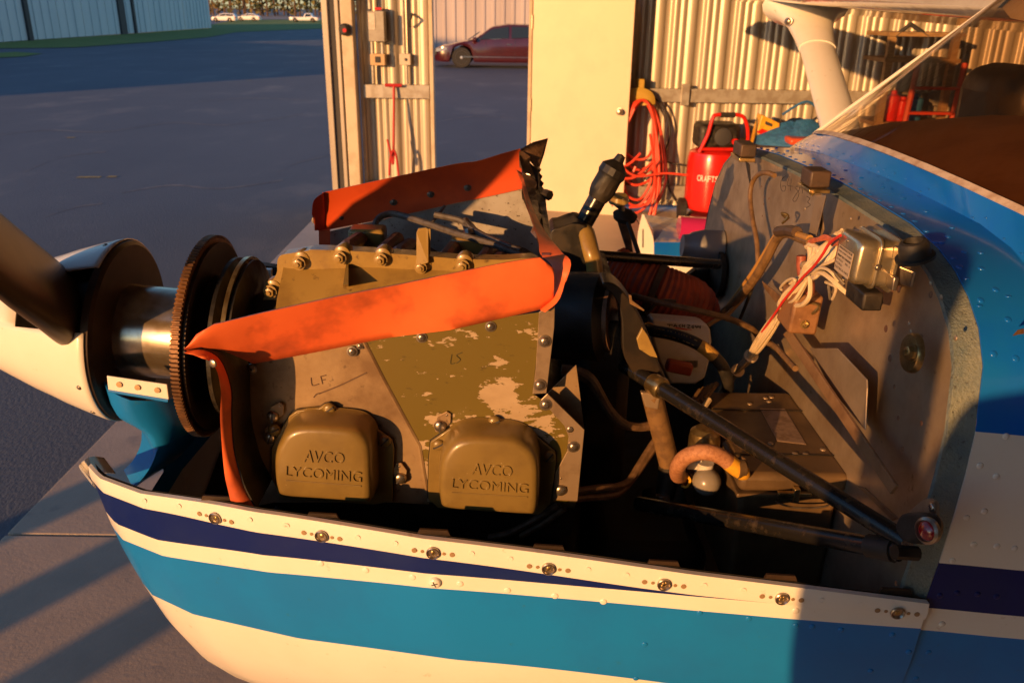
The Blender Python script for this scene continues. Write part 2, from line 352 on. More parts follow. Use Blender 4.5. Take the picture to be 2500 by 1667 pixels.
tb = MB().add([onZ(480, 47, .03), onZ(900, 49, .03), onZ(900, 38, .03) , onZ(480, 36, .03)], [(0, 1, 2, 3)])
tag(tb.build('road', mat('far_road', (.22, .22, .23), .8), smooth=0), 'grey far road under the parked cars', None, kind='structure')
# ------------------------------------------------------------------ vehicles
GLASSD = mat('dark_car_glass', (.02, .03, .04), .06, coat=.5); TYRE = mat('tyre', (.02, .02, .02), .8); RIM = mat('alloy_rim', (.55, .55, .56), .28, .8)
CHR = mat('chrome_trim', (.7, .7, .7), .15, 1.0); LAMP = mat('lamp_lens', (.25, .27, .3), .1, coat=.6); REDL = mat('tail_lens', (.35, .01, .01), .2)
def wheel_parts(c, r, parent, detail):
    ax = V((0, -1, 0)); T = MB().lathe([(-.1, r * .7), (-.1, r * .94), (-.06, r), (.06, r), (.1, r * .94), (.1, r * .68)], c, ax, 28); t = T.build('wheel', TYRE, parent)
    R_ = MB().lathe([(.0, .05), (.02, r * .6), (.09, r * .68), (.105, r * .66), (.05, r * .6), (.045, .04)], c, ax, 28, caps=False)
    for k in range(10 if detail else 5):
        a = k * 2 * math.pi / (10 if detail else 5); d = V((math.cos(a), 0, math.sin(a))); e = V((-math.sin(a), 0, math.cos(a)))
        R_.hexa([c + ax * .05 + d * .04 + e * .035, c + ax * .05 + d * .04 - e * .035, c + ax * .06 + d * r * .64 - e * .02, c + ax * .06 + d * r * .64 + e * .02],
                [c + ax * .09 + d * .04 + e * .03, c + ax * .09 + d * .04 - e * .03, c + ax * .1 + d * r * .64 - e * .016, c + ax * .1 + d * r * .64 + e * .016])
    R_.lathe([(.05, .06), (.11, .05), (.115, .001)], c, ax, 12); R_.build('rim', RIM, t)
def vehicle(name, label, paint, org, top, belt, bot, length, W, wx, wr, cab, rot=0.0, detail=False, bed=None, group=None):
    "org: front bottom corner on the ground, length along +x, side towards -y at org.y"
    root = thing(name, label, 'truck' if bed else 'car', tuple(org), group)
    X = lambda f: f * length
    def interp(tab, f):
        for (a, p), (b, q) in zip(tab, tab[1:]):
            if a <= f <= b:
                t = (f - a) / (b - a); t = t * t * (3 - 2 * t) if detail else t
                return p + (q - p) * t
        return tab[-1][1]
    fs = sorted(set([i / 40 for i in range(41)] + [t[0] for t in top])); rows = []
    P = lambda x, y, z: org + rotz(V((x, y, z)), rot)
    for f in fs:
        nose = min(1, (f / .07)) ** .5 if f < .07 else (min(1, ((1 - f) / .05)) ** .5 if f > .95 else 1)
        w = W / 2 * (.80 + .20 * nose); zt = interp(top, f); zb = min(interp(belt, f), zt); wt = w - (zt - zb) * .42 - .02
        z0 = bot + .04 * (1 - nose)
        for wxx in wx:
            dx = abs(X(f) - wxx)
            if dx < wr * 1.18: z0 = max(z0, wr + math.sqrt(max(0, (wr * 1.18) ** 2 - dx * dx)))
        zm = z0 + (zb - z0) * .55
        sec = [(-w + .04, z0), (-w, z0 + .06 if z0 + .06 < zb else z0), (-w - .01, zm), (-w + .02, zb), (-wt, zt - .03), (-wt + .14, zt), (wt - .14, zt), (wt, zt - .03), (w - .02, zb), (w + .01, zm), (w, z0 + .06), (w - .04, z0)]
        rows.append([P(X(f), a + W / 2, z) for a, z in sec])
    B = MB(); B.rings(rows, 0, True, True, True); B.build('body', paint, root, smooth=30)
    for s, yy in ((-1, -.006), (1, W + .006)):
        for wpos in (cab[2] if len(cab) > 2 else [(cab[0], cab[1])]):
            pts = []
            f0, f1 = wpos; N = 9
            lo_ = []; hi_ = []
            for i in range(N):
                f = f0 + (f1 - f0) * i / (N - 1); zt = interp(top, f); zb = interp(belt, f)
                za, zc = zb + .04, max(zb + .05, zt - .09)
                fn = lambda z: .02 + (z - zb) / max(.01, zt - .03 - zb) * ((zt - zb) * .42) - .018
                yq = lambda z: fn(z) if s < 0 else W - fn(z)
                lo_.append(P(X(f), yq(za), za)); hi_.append(P(X(f), yq(zc), zc))
            MB().sheet([lo_, hi_], .012, off=rotz(V((0, s, 0)), rot)).build('side_window', GLASSD, root)
        for w_ in wx:
            c = P(w_, .11 if s < 0 else W - .11, wr)
            wheel_parts(c, wr, root, detail) if s < 0 else MB().lathe([(-.1, wr * .9), (0, wr), (.1, wr * .9)], c, V((0, 1, 0)), 20).build('wheel', TYRE, root)
    # windscreen, lamps, mirror, trim
    f0 = cab[0]; zt = interp(top, f0 + .06); zb = interp(belt, f0 - .03)
    MB().hexa([P(X(f0 - .055), .22, zb + .03), P(X(f0 - .055), W - .22, zb + .03), P(X(f0 + .02), W - .33, zt - .05), P(X(f0 + .02), .33, zt - .05)],
              [P(X(f0 - .055) - .03, .22, zb + .05), P(X(f0 - .055) - .03, W - .22, zb + .05), P(X(f0 + .02) - .03, W - .33, zt - .03), P(X(f0 + .02) - .03, .33, zt - .03)]).build('windscreen', GLASSD, root)
    zl = interp(belt, .05) - .12
    for yy in (.05, W - .32): MB().hexa([P(.015, yy, zl - .05), P(.4 if yy < 1 else .015, yy - (.05 if yy < 1 else 0), zl - .02), P(.35, yy + .27, zl - .02), P(.0, yy + .27, zl - .05)], [P(.06, yy, zl + .06), P(.42, yy - .045, zl + .09), P(.36, yy + .27, zl + .09), P(.05, yy + .27, zl + .06)]).build('headlight', LAMP, root)
    for yy in (.02, W - .25): MB().box((0, 0, 0), (.08, .23, .14), M=Matrix.Translation(P(length - .06, yy, zl)) @ Matrix.Rotation(rot, 4, 'Z')).build('tail_light', REDL, root)
    MB().box((X(f0) - .12, -.16, interp(belt, f0)), (X(f0) + .02, .02, interp(belt, f0) + .13), M=Matrix.Translation(org) @ Matrix.Rotation(rot, 4, 'Z')).build('mirror', paint, root, bevel=.03)
    if detail:
        MB().box((X(.20), -.022, .36), (X(.76), .0, .39), M=Matrix.Translation(org)).build('side_trim', CHR, root)
        MB().box((X(f0) + .1, .03, interp(belt, .5) + .005), (X(.80), .05, interp(belt, .5) + .03), M=Matrix.Translation(org)).build('window_trim', CHR, root)
        for f in (.355, .56): MB().box((X(f), -.008, .38), (X(f) + .006, .05, interp(belt, f)), M=Matrix.Translation(org)).build('door_seam', DARKP, root)
        MB().box((X(.50), -.03, .78), (X(.535), 0, .81), M=Matrix.Translation(org)).build('door_handle', CHR, root)
        MB().box((-.015, .1, .42), (.05, W - .1, .62), M=Matrix.Translation(org)).build('grille', DARKP, root)
    return root
CARRED = mat('dark_red_car_paint', (.055, .006, .008), .25, coat=.9, col2=(.045, .005, .007), ns=3)
CARW = mat('white_car_paint', (.75, .74, .72), .3, coat=.5)
ro = onZ(1062, 166, 0); ro = V((ro.x, ro.y, 0)); SED = dict(top=[(0, .62), (.04, .72), (.24, .90), (.43, 1.40), (.52, 1.46), (.66, 1.45), (.88, 1.10), (1, .98)], belt=[(0, .60), (.04, .70), (.24, .88), (.5, .95), (.86, 1.02), (1, .95)], bot=.2)
vehicle('parked_sedan', 'dark red sedan parked before the pale building, seen through the doorway', CARRED, ro, length=4.95, W=1.88, wx=(.93, 3.85), wr=.345, cab=(.29, .82, [(.315, .515), (.535, .74)]), detail=True, **SED)
def far_car(u, v, n, lab, L, **k):
    o = onZ(u, v, 0); q = .64
    k['top'] = [(a, b * q) for a, b in k['top']]; k['belt'] = [(a, b * q) for a, b in k['belt']]; k['bot'] *= q; k['wx'] = [a * q for a in k['wx']]; k['wr'] *= q
    return vehicle(n, lab, CARW, V((o.x, o.y, 0)), length=L * q, W=1.85 * q, group='vehicles parked on the far road', **k)
SUVP = dict(top=[(0, .8), (.05, .92), (.25, 1.05), (.37, 1.55), (.55, 1.66), (.9, 1.6), (1, 1.1)], belt=[(0, .78), (.05, .9), (.25, 1.02), (.6, 1.08), (1, 1.05)], bot=.28, wx=(.9, 3.7), wr=.36, cab=(.3, .94, [(.36, .6), (.62, .9)]))
far_car(516, 54, 'parked_suv', 'white estate car at the left end of the far road, beside the hangar corner', 4.9, **SUVP)
far_car(578, 52, 'parked_hatchback', 'white rounded hatchback, middle one of three vehicles on the far road', 5.0, **dict(SUVP, top=[(0, .7), (.05, .85), (.22, 1.0), (.40, 1.5), (.55, 1.58), (.75, 1.5), (.97, 1.0), (1, .9)]))
far_car(706, 54.5, 'pickup_truck', 'white pickup truck with open bed on the far road beside the hangar column', 6.2, top=[(0, 1.0), (.02, 1.02), (.47, 1.02), (.5, 1.1), (.54, 1.75), (.62, 1.8), (.74, 1.78), (.80, 1.15), (1, .95)], belt=[(0, .98), (.5, 1.02), (.8, 1.08), (1, .92)], bot=.35, wx=(1.25, 5.0), wr=.4, cab=(.56, .78, [(.56, .75)]), bed=True)
# ------------------------------------------------------------------ the hangar
WY = 8.6
CLAD = mat('hangar_cladding', (.47, .43, .36), .36, .3, col2=(.40, .36, .30), ns=4, bump=.05, bs=20, sx=(1, 1, .12))
GIRT = mat('galvanised_girt', (.42, .41, .38), .45, .4, col2=(.32, .29, .25), ns=12)
COLM = mat('tan_column_paint', (.58, .50, .38), .5, col2=(.48, .40, .29), ns=6, col3=(.2, .13, .08), n3=12, lo3=.72, hi3=.8)
DOORM = mat('cream_door_paint', (.68, .55, .41), .4, col2=(.65, .52, .39), ns=3, bump=.04, bs=15)
ROOFM = mat('roof_liner', (.30, .29, .27), .6, col2=(.22, .2, .18), ns=2)
hg = thing('hangar', 'corrugated steel hangar around the aircraft with lit side wall', 'hangar', (1, WY, 0))
XL, XJ0, XJ1, XR = -1.84, -.79, .12, 13.5
def clad(x0, x1, z0=.06, z1=4.6, y=WY, name='wall_panel', rib=.305, dep=.038):
    p = []; x = x0
    while x < x1 - .02:
        q = [(0, 0), (.022, 0), (.034, dep * .3), (.044, dep * .8), (.056, dep), (.094, dep), (.106, dep * .8), (.118, dep * .3), (.130, 0), (.165, 0), (.172, .009), (.19, .009), (.197, 0), (.232, 0), (.239, .009), (.257, .009), (.264, 0), (rib, 0)]
        p += [(min(x + a, x1), b) for a, b in q if x + a <= x1 + .001]; x += rib
    MB().sheet([[V((a, y + b, z0)) for a, b in p], [V((a, y + b, z1)) for a, b in p]], .003, off=V((0, 1, 0))).build(name, CLAD, hg, smooth=75)
clad(XL + .35, XJ0 - .04)
xx = XJ1 + .03
while xx < XR - .1: clad(xx, xx + .915); xx += .915
clad(XJ0 - .04, XJ1 + .03, 2.12, 4.6)                       # over the doorway
def hbox(name, lo, hi, m, bevel=.004): return MB().box(lo, hi).build(name, m, hg, smooth=0, bevel=bevel)
# corner column and trims at the hangar mouth
hbox('corner_trim', (XL, WY - .05, 0), (XL + .055, WY + .05, 4.6), CLAD)
hbox('door_track', (XL + .065, WY - .02, 0), (XL + .115, WY + .06, 4.6), DARKP)
hbox('corner_angle', (XL + .13, WY - .09, 0), (XL + .165, WY + .02, 4.6), CLAD)
hbox('column_web', (XL + .17, WY - .03, 0), (XL + .20, WY + .02, 4.6), DARKP)
hbox('column', (XL + .205, WY - .20, 0), (XL + .315, WY - .02, 4.6), COLM, .008)
hbox('column_flange', (XL + .33, WY - .06, 0), (XL + .36, WY + .03, 4.6), COLM)
hbox('door_jamb', (XJ0 - .035, WY - .11, 0), (XJ0, WY + .05, 2.14), COLM)
hbox('door_jamb', (XJ1, WY - .11, 0), (XJ1 + .03, WY + .05, 2.14), COLM)
hbox('door_head', (XJ0 - .035, WY - .11, 2.142), (XJ1 + .03, WY + .05, 2.2), COLM)
for z, h in ((1.20, .11), (.26, .13), (3.0, .12)):
    for a, b in ((XL + .37, XJ0 - .045), (XJ1 + .04, XR)):
        hbox('girt', (a, WY - .085, z), (b, WY - .008, z + .012), GIRT, 0)
        hbox('girt', (a, WY - .088, z - h), (b, WY - .082, z + .010), GIRT, 0)
hbox('girt_clip', (1.60, WY - .12, 1.06), (1.68, WY - .09, 1.26), GIRT)
hbox('frame_column', (6.8, WY - .30, 0), (6.84, WY - .02, 4.6), GIRT)
# roof, rear wall, near side wall, and the header over the mouth
hbox('roof', (SLABE + .1, -6.3, 4.62), (14.0, WY + .1, 4.72), ROOFM, 0)
for x in (-1.0, 2.6, 6.2, 9.8): hbox('roof_beam', (x, -6.2, 4.28), (x + .16, WY - .06, 4.60), GIRT, 0)
hbox('rear_wall', (13.8, -6.2, .02), (13.9, WY, 4.6), CLAD, 0)
hbox('near_wall', (SLABE + .1, -6.3, .02), (13.8, -6.2, 4.6), CLAD, 0)
hbox('mouth_header', (SLABE + .1, -6.2, 3.9), (SLABE + .2, WY - .1, 4.6), CLAD, 0)
# the personnel door, swung open into the hangar
ha = math.radians(-14); hp = V((XJ1 + .035, WY - .12, 0))
def D3(x, y, z): return rotz(V((x, y, z)), ha) + hp
dl = MB().hexa([D3(0, 0, .02), D3(.945, 0, .02), D3(.945, .045, .02), D3(0, .045, .02)], [D3(0, 0, 2.1), D3(.945, 0, 2.1), D3(.945, .045, 2.1), D3(0, .045, 2.1)]).build('door', DOORM, hg, smooth=0, bevel=.004)
MB().lathe([(0, .034), (.006, .034), (.008, .014), (.035, .014), (.04, .024), (.052, .03), (.066, .027), (.072, .012)], D3(.865, 0, 1.02), rotz(V((0, -1, 0)), ha), 20).build('knob', STEEL, dl)
for z in (.3, 1.05, 1.8): MB().tube([D3(-.005, -.008, z - .06), D3(-.005, -.008, z + .06)], .009, 8).build('hinge', STEEL, dl)
# ------------------------------------------------------------------ on the wall beside the doorway
GREYBOX = mat('grey_electrical_enamel', (.36, .35, .31), .45, col2=(.30, .28, .24), ns=15)
def wy(z, x, y, d=.1): return onY(*px(z, x, y), WY - d)
def wbox(name, z, a, b, d0, d1, m, parent=None, bev=.006):
    p, q = wy(z, *a, d1), wy(z, *b, d1)
    return MB().box((min(p.x, q.x), WY - d1, min(p.z, q.z)), (max(p.x, q.x), WY - d0, max(p.z, q.z))).build(name, m, parent, smooth=0, bevel=bev)
eb = thing('breaker_box', 'tall grey electrical box with red lamp on the lit wall by the doorway', 'electrical box', tuple(wy('B', 570, 180)))
wbox('case', 'B', (515, 72), (625, 268), .02, .18, GREYBOX, eb); wbox('label_plate', 'B', (520, 85), (565, 190), .181, .186, PAPER, eb, 0)
wbox('red_lamp', 'B', (560, 48), (605, 68), .06, .15, RED, eb)
for x in (545, 610): 
    p = wy('B', x, 268, .1); MB().tube([p, V((p.x, p.y, wy('B', x, 345, .1).z))], .018, 8).build('conduit', GIRT, eb)
p = wy('B', 532, 60, .1); MB().tube([V((p.x, p.y, 4.3)), p], .02, 8).build('conduit', GIRT, eb)
ob = thing('orange_outlet_box', 'square tan outlet box with dark socket under the grey electrical box', 'outlet box', tuple(wy('B', 578, 382)))
wbox('case', 'B', (530, 345), (628, 420), .02, .12, mat('tan_box', (.52, .36, .2), .5), ob); wbox('socket', 'B', (562, 362), (598, 402), .121, .128, DARKP, ob)
p = wy('B', 550, 420, .06); MB().tube([p, V((p.x, p.y, 1.22))], .016, 8).build('conduit', GIRT, ob)
sb = thing('switch_box', 'small pale switch box on the wall right of the tan outlet box', 'switch', tuple(wy('B', 752, 382)))
wbox('case', 'B', (718, 345), (790, 418), .02, .09, mat('pale_box', (.55, .5, .42), .5), sb); wbox('toggle', 'B', (745, 372), (757, 390), .091, .12, GIRT, sb)
p = wy('B', 752, 345, .06); MB().tube([V((p.x, p.y, 4.3)), p], .016, 8).build('conduit', GIRT, sb)
p = wy('B', 765, 418, .06); MB().tube([p, V((p.x, p.y, 1.22))], .014, 8).build('conduit', GIRT, sb)
hk = thing('wall_hook', 'small dark hook high on the wall beside the doorway', 'hook', tuple(wy('B', 790, 130)))
MB().tube(cr([wy('B', 800, 92, .02), wy('B', 796, 110, .12), wy('B', 786, 130, .12), wy('B', 785, 170, .05)], 4), .012, 6).build('bent_rod', DARKP, hk)
kd = thing('knife_switch', 'dark round twist lock socket on the tan hangar column', 'socket', tuple(wy('B', 372, 190, .3)))
MB().lathe([(0, .055), (.03, .055), (.06, .04), (.1, .035), (.1, .001)], wy('B', 372, 190, .205), V((0, -1, 0)), 14).build('body', DARKP, kd); MB().lathe([(0, .02), (.03, .018)], wy('B', 372, 195, .31), V((0, -1, 0)), 10).build('red_insert', RED, kd)
# red tow bar hung on the girt
tb_ = thing('tow_bar', 'red steel tow bar hanging from the wall girt beside the doorway', 'tow bar', tuple(wy('B', 685, 1100, .3)))
TOWR = mat('tow_bar_red', (.42, .02, .02), .4)
MB().tube([wy('B', 628, 545, .13), wy('B', 735, 546, .13)], .016, 8).build('handle', TOWR, tb_)
MB().tube([wy('B', 684, 545, .13), wy('B', 682, 1000, .26)], .013, 8).build('shaft', TOWR, tb_)
for pts in ([(642, 890), (660, 960), (678, 1050), (682, 1000)], [(682, 950), (662, 1010), (655, 1120)], [(682, 950), (700, 1000), (716, 1125)]):
    MB().tube(cr([wy('B', a, b, .28) for a, b in pts], 4), .011, 7).build('fork', TOWR, tb_)
# ------------------------------------------------------------------ things along the lit side wall
AIRH = mat('orange_air_hose', (.66, .06, .03), .4)
hc = thing('air_hose', 'coiled orange-red air hose hanging on the wall beside the open door', 'hose', tuple(onY(*px('C', 340, 900), WY - .2)))
rnd = random.Random(11); pts = []
for k in range(11):
    wd = .16 + .022 * (k % 4) + rnd.uniform(-.01, .02); dp = .55 + .09 * k + rnd.uniform(-.03, .05); c = onY(*px('C', 340, 540), WY - .15 - .012 * k)
    for j in range(14):
        a = 2 * math.pi * j / 14
        pts.append(c + V((math.sin(a) * wd * (1.0 if math.cos(a) > 0 else 1.15) + .05 * rnd.uniform(-.3, .3) + .03, -.004 * j + rnd.uniform(-.01, .01), -dp / 2 * (1 - math.cos(a)) + .03)))
MB().tube(cr(pts, 3), .013, 7).build('coil', AIRH, hc)
tail = cr([onY(*px('C', *q), WY - .45) for q in [(400, 700), (425, 880), (415, 1000), (370, 1070), (290, 1082)]], 5); MB().tube(tail, .013, 7).build('tail', AIRH, hc)
tail = cr([onY(*px('C', *q), WY - .5) for q in [(250, 870), (330, 920), (480, 905), (640, 915), (800, 880)]], 5); MB().tube(tail, .011, 7).build('feed', AIRH, hc)
for q in ([(245, 880), (300, 850), (350, 800)], [(240, 930), (320, 925), (420, 840)], [(310, 905), (325, 870)]): MB().tube(cr([onY(*px('C', *s_), WY - .42) for s_ in q], 5), .013, 7).build('loose_loop', AIRH, hc)
hh = thing('hose_hook', 'yellow plastic hose hanger above the coiled air hose', 'hose hanger', tuple(onY(*px('C', 340, 520), WY - .1)))
MB().tube(cr([onY(*px('C', *q), WY - .2) for q in [(300, 540), (305, 512), (340, 500), (380, 515), (385, 548)]], 5), .035, 10, ry=.08).build('saddle', mat('dull_yellow', (.45, .30, .05), .5), hh)
MB().box((0, 0, 0), (.07, .12, .16), M=Matrix.Translation(onY(*px('C', 330, 505), WY - .2))).build('bracket', MT['dull_yellow'], hh, bevel=.01)
bc = thing('black_cord', 'thin black extension cord dangling below the air hose by the compressor', 'cord', tuple(onY(*px('C', 480, 1000), WY - .2)))
MB().tube(cr([onY(*px('C', *q), WY - .12) for q in [(400, 500), (470, 560), (505, 680), (480, 800), (490, 900), (505, 1000), (560, 1080), (600, 1085)]], 5), .009, 6).build('cord', DARKP, bc)
MB().tube(cr([onY(*px('C', *q), WY - .14) for q in [(430, 820), (500, 850), (610, 870)]], 5), .008, 6).build('branch', DARKP, bc)
# air compressor
co = onZ(*px('C', 735, 1150), .02); cx, cy = co.x - .06, co.y; AR = .25
ac = thing('air_compressor', 'red upright air compressor with black pump and red tube handle by the wall', 'compressor', (cx, cy, .02))
MB().lathe([(.10, .10), (.12, .18), (.15, .235), (.20, .25), (.62, .25), (.68, .235), (.71, .18), (.72, .06)], V((cx, cy, 0)), V((0, 0, 1)), 36).build('tank', RED, ac)
MB().lathe([(.02, .21), (.04, .22), (.09, .19), (.11, .12)], V((cx, cy, 0)), V((0, 0, 1)), 24).build('skirt', mat('dark_red', (.12, .01, .01), .5), ac)
pm = MB().box((cx - .20, cy - .17, .72), (cx + .19, cy + .17, .95)).build('pump_shroud', BLACK, ac, bevel=.05, seg=3)
MB().lathe([(0, .08), (.02, .08), (.03, .05)], V((cx + .02, cy - .17, .84)), V((0, -1, 0)), 20).build('fan_grille', DARKP, pm)
MB().lathe([(0, .03), (.03, .03), (.03, .001)], V((cx + .13, cy - .18, .80)), V((0, -1, 0)), 14).build('gauge', RED, pm)
MB().tube(cr([V((cx - .19, cy - .2, .70)), V((cx - .13, cy - .21, .86)), V((cx - .10, cy - .21, 1.0)), V((cx - .06, cy - .21, 1.04)), V((cx + .14, cy - .21, 1.04)), V((cx + .21, cy - .2, .98)), V((cx + .25, cy - .18, .84)), V((cx + .24, cy - .17, .72))], 5), .018, 10).build('handle', RED, ac)
MB().tube([V((cx - .03, cy - .21, 1.04)), V((cx + .1, cy - .21, 1.04))], .024, 10).build('grip', RUBBER, ac)
MB().tube([V((cx - .19, cy - .2, .73)), V((cx + .24, cy - .18, .73))], .016, 8).build('cross_bar', RED, ac)
for s in (-1, 1): MB().lathe([(-.03, .06), (-.03, .11), (.03, .11), (.03, .06)], V((cx + s * .27, cy - .02, .13)), V((1, 0, 0)), 20).build('wheel', RUBBER, ac)
LW = mat('white_lettering', (.75, .72, .68), .5)
def cyl(a, z): return V((cx + math.sin(a) * .2535, cy - math.cos(a) * .2535, z))
for i, chh in enumerate('CRAFTSMAN'):
    a0_ = -.80 + i * .135; a1_ = a0_ + .115
    text_on('lettering', chh, cyl(a0_, .435), cyl(a1_, .435), cyl(a0_, .49), cyl(a1_, .49), .001, LW, ac, .012)
# things on the floor behind the compressor
yb = thing('yellow_box', 'tilted yellow box with red print behind the compressor', 'box', tuple(onY(*px('C', 1000, 760), WY - .35)))
def qd(z, pts, d): return [onY(*px(z, *q), WY - d) for q in pts]
MB().prism(qd('C', [(935, 770), (985, 600), (1078, 645), (1062, 760)], .5), (0, .16, 0)).build('carton', YELL, yb, smooth=0, bevel=.008)
MB().prism(qd('C', [(955, 690), (985, 672), (1050, 700), (1045, 722), (1000, 715)], .503), (0, .002, 0)).build('red_print', RED, yb, smooth=0)
MB().prism(qd('C', [(1003, 632), (1040, 648), (1038, 664), (1000, 650)], .503), (0, .002, 0)).build('black_print', DARKP, yb, smooth=0)
BLUEB = mat('blue_cloth', (.02, .13, .34), .7, col2=(.015, .09, .26), ns=12, bump=.5, bs=20, bd=.03)
bb = thing('blue_bag', 'crumpled blue bag slumped behind the compressor', 'bag', tuple(onY(*px('C', 1180, 760), WY - .4)))
c = onY(*px('C', 1175, 760), WY - .5)
rs = []
for i, (zz, rr) in enumerate([(0, .30), (.08, .36), (.2, .33), (.32, .2), (.4, .07)]):
    rs.append([c + V((math.cos(a) * rr * 1.1 + .05 * math.sin(3 * a + i), math.sin(a) * rr * .6, zz * .8 - .1 + .03 * math.sin(2 * a + i))) for a in [2*math.pi*k/14 for k in range(14)]])
MB().rings(rs).build('cloth', BLUEB, bb, smooth=40)
MB().tube(cr([c + V((-.25, -.2, .3)), c + V((-.05, -.22, .42)), c + V((.12, -.2, .3))], 5), .012, 6).build('strap', BLUEB, bb)
ot = thing('red_tray', 'orange-red tray lying beside the blue bag', 'tray', tuple(onY(*px('C', 1190, 755), WY - .7)))
MB().box((0, 0, 0), (.42, .25, .06), M=Matrix.Translation(onY(*px('C', 1130, 760), WY - .8))).build('tray', mat('tray_red', (.55, .08, .03), .4), ot, bevel=.02)
bx = thing('work_bench', 'low dark bench carrying the bag and boxes behind the compressor', 'bench', tuple(onY(*px('C', 1150, 800), WY - .4)))
bt = onY(*px('C', 900, 775), WY - .8)
MB().box((bt.x, WY - .85, bt.z - .05), (bt.x + 1.6, WY - .12, bt.z)).build('bench_top', mat('bench_wood', (.16, .09, .05), .6, col2=(.1, .06, .03), ns=10), bx, smooth=0, bevel=.005)
for a_ in (.06, 1.5):
    for b_ in (.80, .2): MB().box((bt.x + a_, WY - b_, .022), (bt.x + a_ + .07, WY - b_ + .07, bt.z - .05)).build('leg', MT['bench_wood'], bx, smooth=0)
# shelf unit with a small gable frame, red cans, at the right
WOOD = mat('shelf_wood', (.30, .19, .09), .6, col2=(.22, .13, .06), ns=9, sx=(1, 1, 5))
sf = thing('wooden_shelf', 'tall tan wooden shelf rack with dark gable brace by the wall', 'shelf', tuple(onY(*px('C', 1770, 500), WY - .5)))
s0 = onY(*px('C', 1655, 190), WY - .6); s1 = onY(*px('C', 1990, 190), WY - .6)
for x_ in (s0.x, s1.x): MB().box((x_, WY - .6, .022), (x_ + .06, WY - .54, s0.z)).build('post', WOOD, sf, smooth=0)
for z_ in (s0.z, s0.z - .22, .95, .5): MB().box((s0.x - .02, WY - .62, z_), (s1.x + .09, WY - .1, z_ + .035)).build('board', WOOD, sf, smooth=0)
MB().tube([onY(*px('C', 1680, 190), WY - .6), onY(*px('C', 1760, 128), WY - .6), onY(*px('C', 1850, 190), WY - .6)], .022, 6).build('gable_brace', DARKP, sf)
for i, (x_, h_) in enumerate([(1705, 1), (1760, .8), (1830, .9)]):
    q = onY(*px('C', x_, 300), WY - .45); zz = s0.z - .22 + .036 if False else .986
    t_ = MB().lathe([(0, .06), (.01, .065), (.22 * h_, .065), (.24 * h_, .03), (.27 * h_, .03)], V((q.x, WY - .45, zz)), V((0, 0, 1)), 16).build('paint_can', RED if i != 2 else BLUEB)
    tag(t_, ['red can at the left end of the wooden shelf', 'shorter red can in the middle of the wooden shelf', 'blue can at the right of the wooden shelf'][i], 'can', 'cans on the shelf')
ld = thing('red_ladder', 'red step ladder leaning by the shelf, seen through the windscreen', 'ladder', tuple(onY(*px('C', 1740, 660), WY - .9)))
LR = mat('ladder_red', (.5, .05, .02), .4)
la, lb = onY(*px('C', 1690, 690), WY - 1.0), onY(*px('C', 1800, 330), WY - .6)
la.z = .03; off = V((.42, 0, 0))
for o_ in (V((0, 0, 0)), off): MB().tube([la + o_, lb + o_], .026, 6).build('rail', LR, ld)
for k in range(1, 7): MB().box((0, -.04, -.012), (.42, .04, .012), M=Matrix.Translation(la.lerp(lb, k / 7.0))).build('step', LR, ld, smooth=0)
# removed top cowling standing on the floor beyond the engine
rc = thing('removed_cowling', 'removed blue and white upper cowling standing on the hangar floor', 'cowling', tuple(onZ(*px('H', 1150, 960), .03)))
def rcp(z, x, y, d): return onY(*px(z, x, y), d)
W6 = 5.6
PINK = mat('magenta_reflective_cover', (.45, .02, .12), .15, coat=.8)
ed = [rcp('H', 905, 385, W6), rcp('H', 870, 540, W6), rcp('H', 868, 700, W6), rcp('H', 865, 800, W6), rcp('H', 862, 1000, W6)]
ed2 = [rcp('H', 915, 390, W6), rcp('H', 985, 560, W6), rcp('H', 992, 700, W6), rcp('H', 990, 800, W6), rcp('H', 988, 1000, W6)]
MB().sheet([cr(ed, 4), cr(ed2, 4)], .012, off=V((0, 1, 0))).build('white_edge', WHITE, rc)
MB().prism([rcp('H', 905, 500, W6 - .004), rcp('H', 912, 500, W6 - .004), rcp('H', 912, 640, W6 - .004), rcp('H', 903, 640, W6 - .004)], (0, .004, 0)).build('slot', DARKP, rc)
for k, (y0_, y1_, m_) in enumerate([(600, 745, BLUE), (745, 1010, WHITE)]):
    r0 = [rcp('H', x_, y0_, W6 + .02 * i) for i, x_ in enumerate((988, 1100, 1250, 1400, 1500))]; r1 = [rcp('H', x_, y1_, W6 + .02 * i) for i, x_ in enumerate((988, 1100, 1250, 1400, 1500))]
    MB().sheet([r0, r1], .01, off=V((0, 1, 0))).build('side_panel', m_, rc)
r0 = [rcp('H', x_, y_, W6 + d_) for x_, y_, d_ in ((915, 388, .45), (1060, 405, .45), (1250, 430, .45), (1420, 465, .45), (1540, 480, .45))]
r1 = [rcp('H', x_, y_, W6 + d_) for x_, y_, d_ in ((985, 500, .15), (1080, 505, .15), (1250, 520, .15), (1420, 540, .15), (1540, 560, .15))]
r2 = [rcp('H', x_, 600, W6 + .02 * i) for i, x_ in enumerate((988, 1100, 1250, 1400, 1500))]
MB().sheet([r0, r1, r2], .01, off=V((0, .3, -1)).normalized(), mi=0).build('top_skin', mat('mottled_reflective_paint', (.10, .16, .36), .3, coat=.6, col2=(.45, .38, .34), ns=7, lo=.45, hi=.6), rc)
MB().tube([rcp('H', 1180, 490, W6 + .12), rcp('H', 1430, 510, W6 + .12)], .085, 12).build('rolled_cover', PINK, rc)
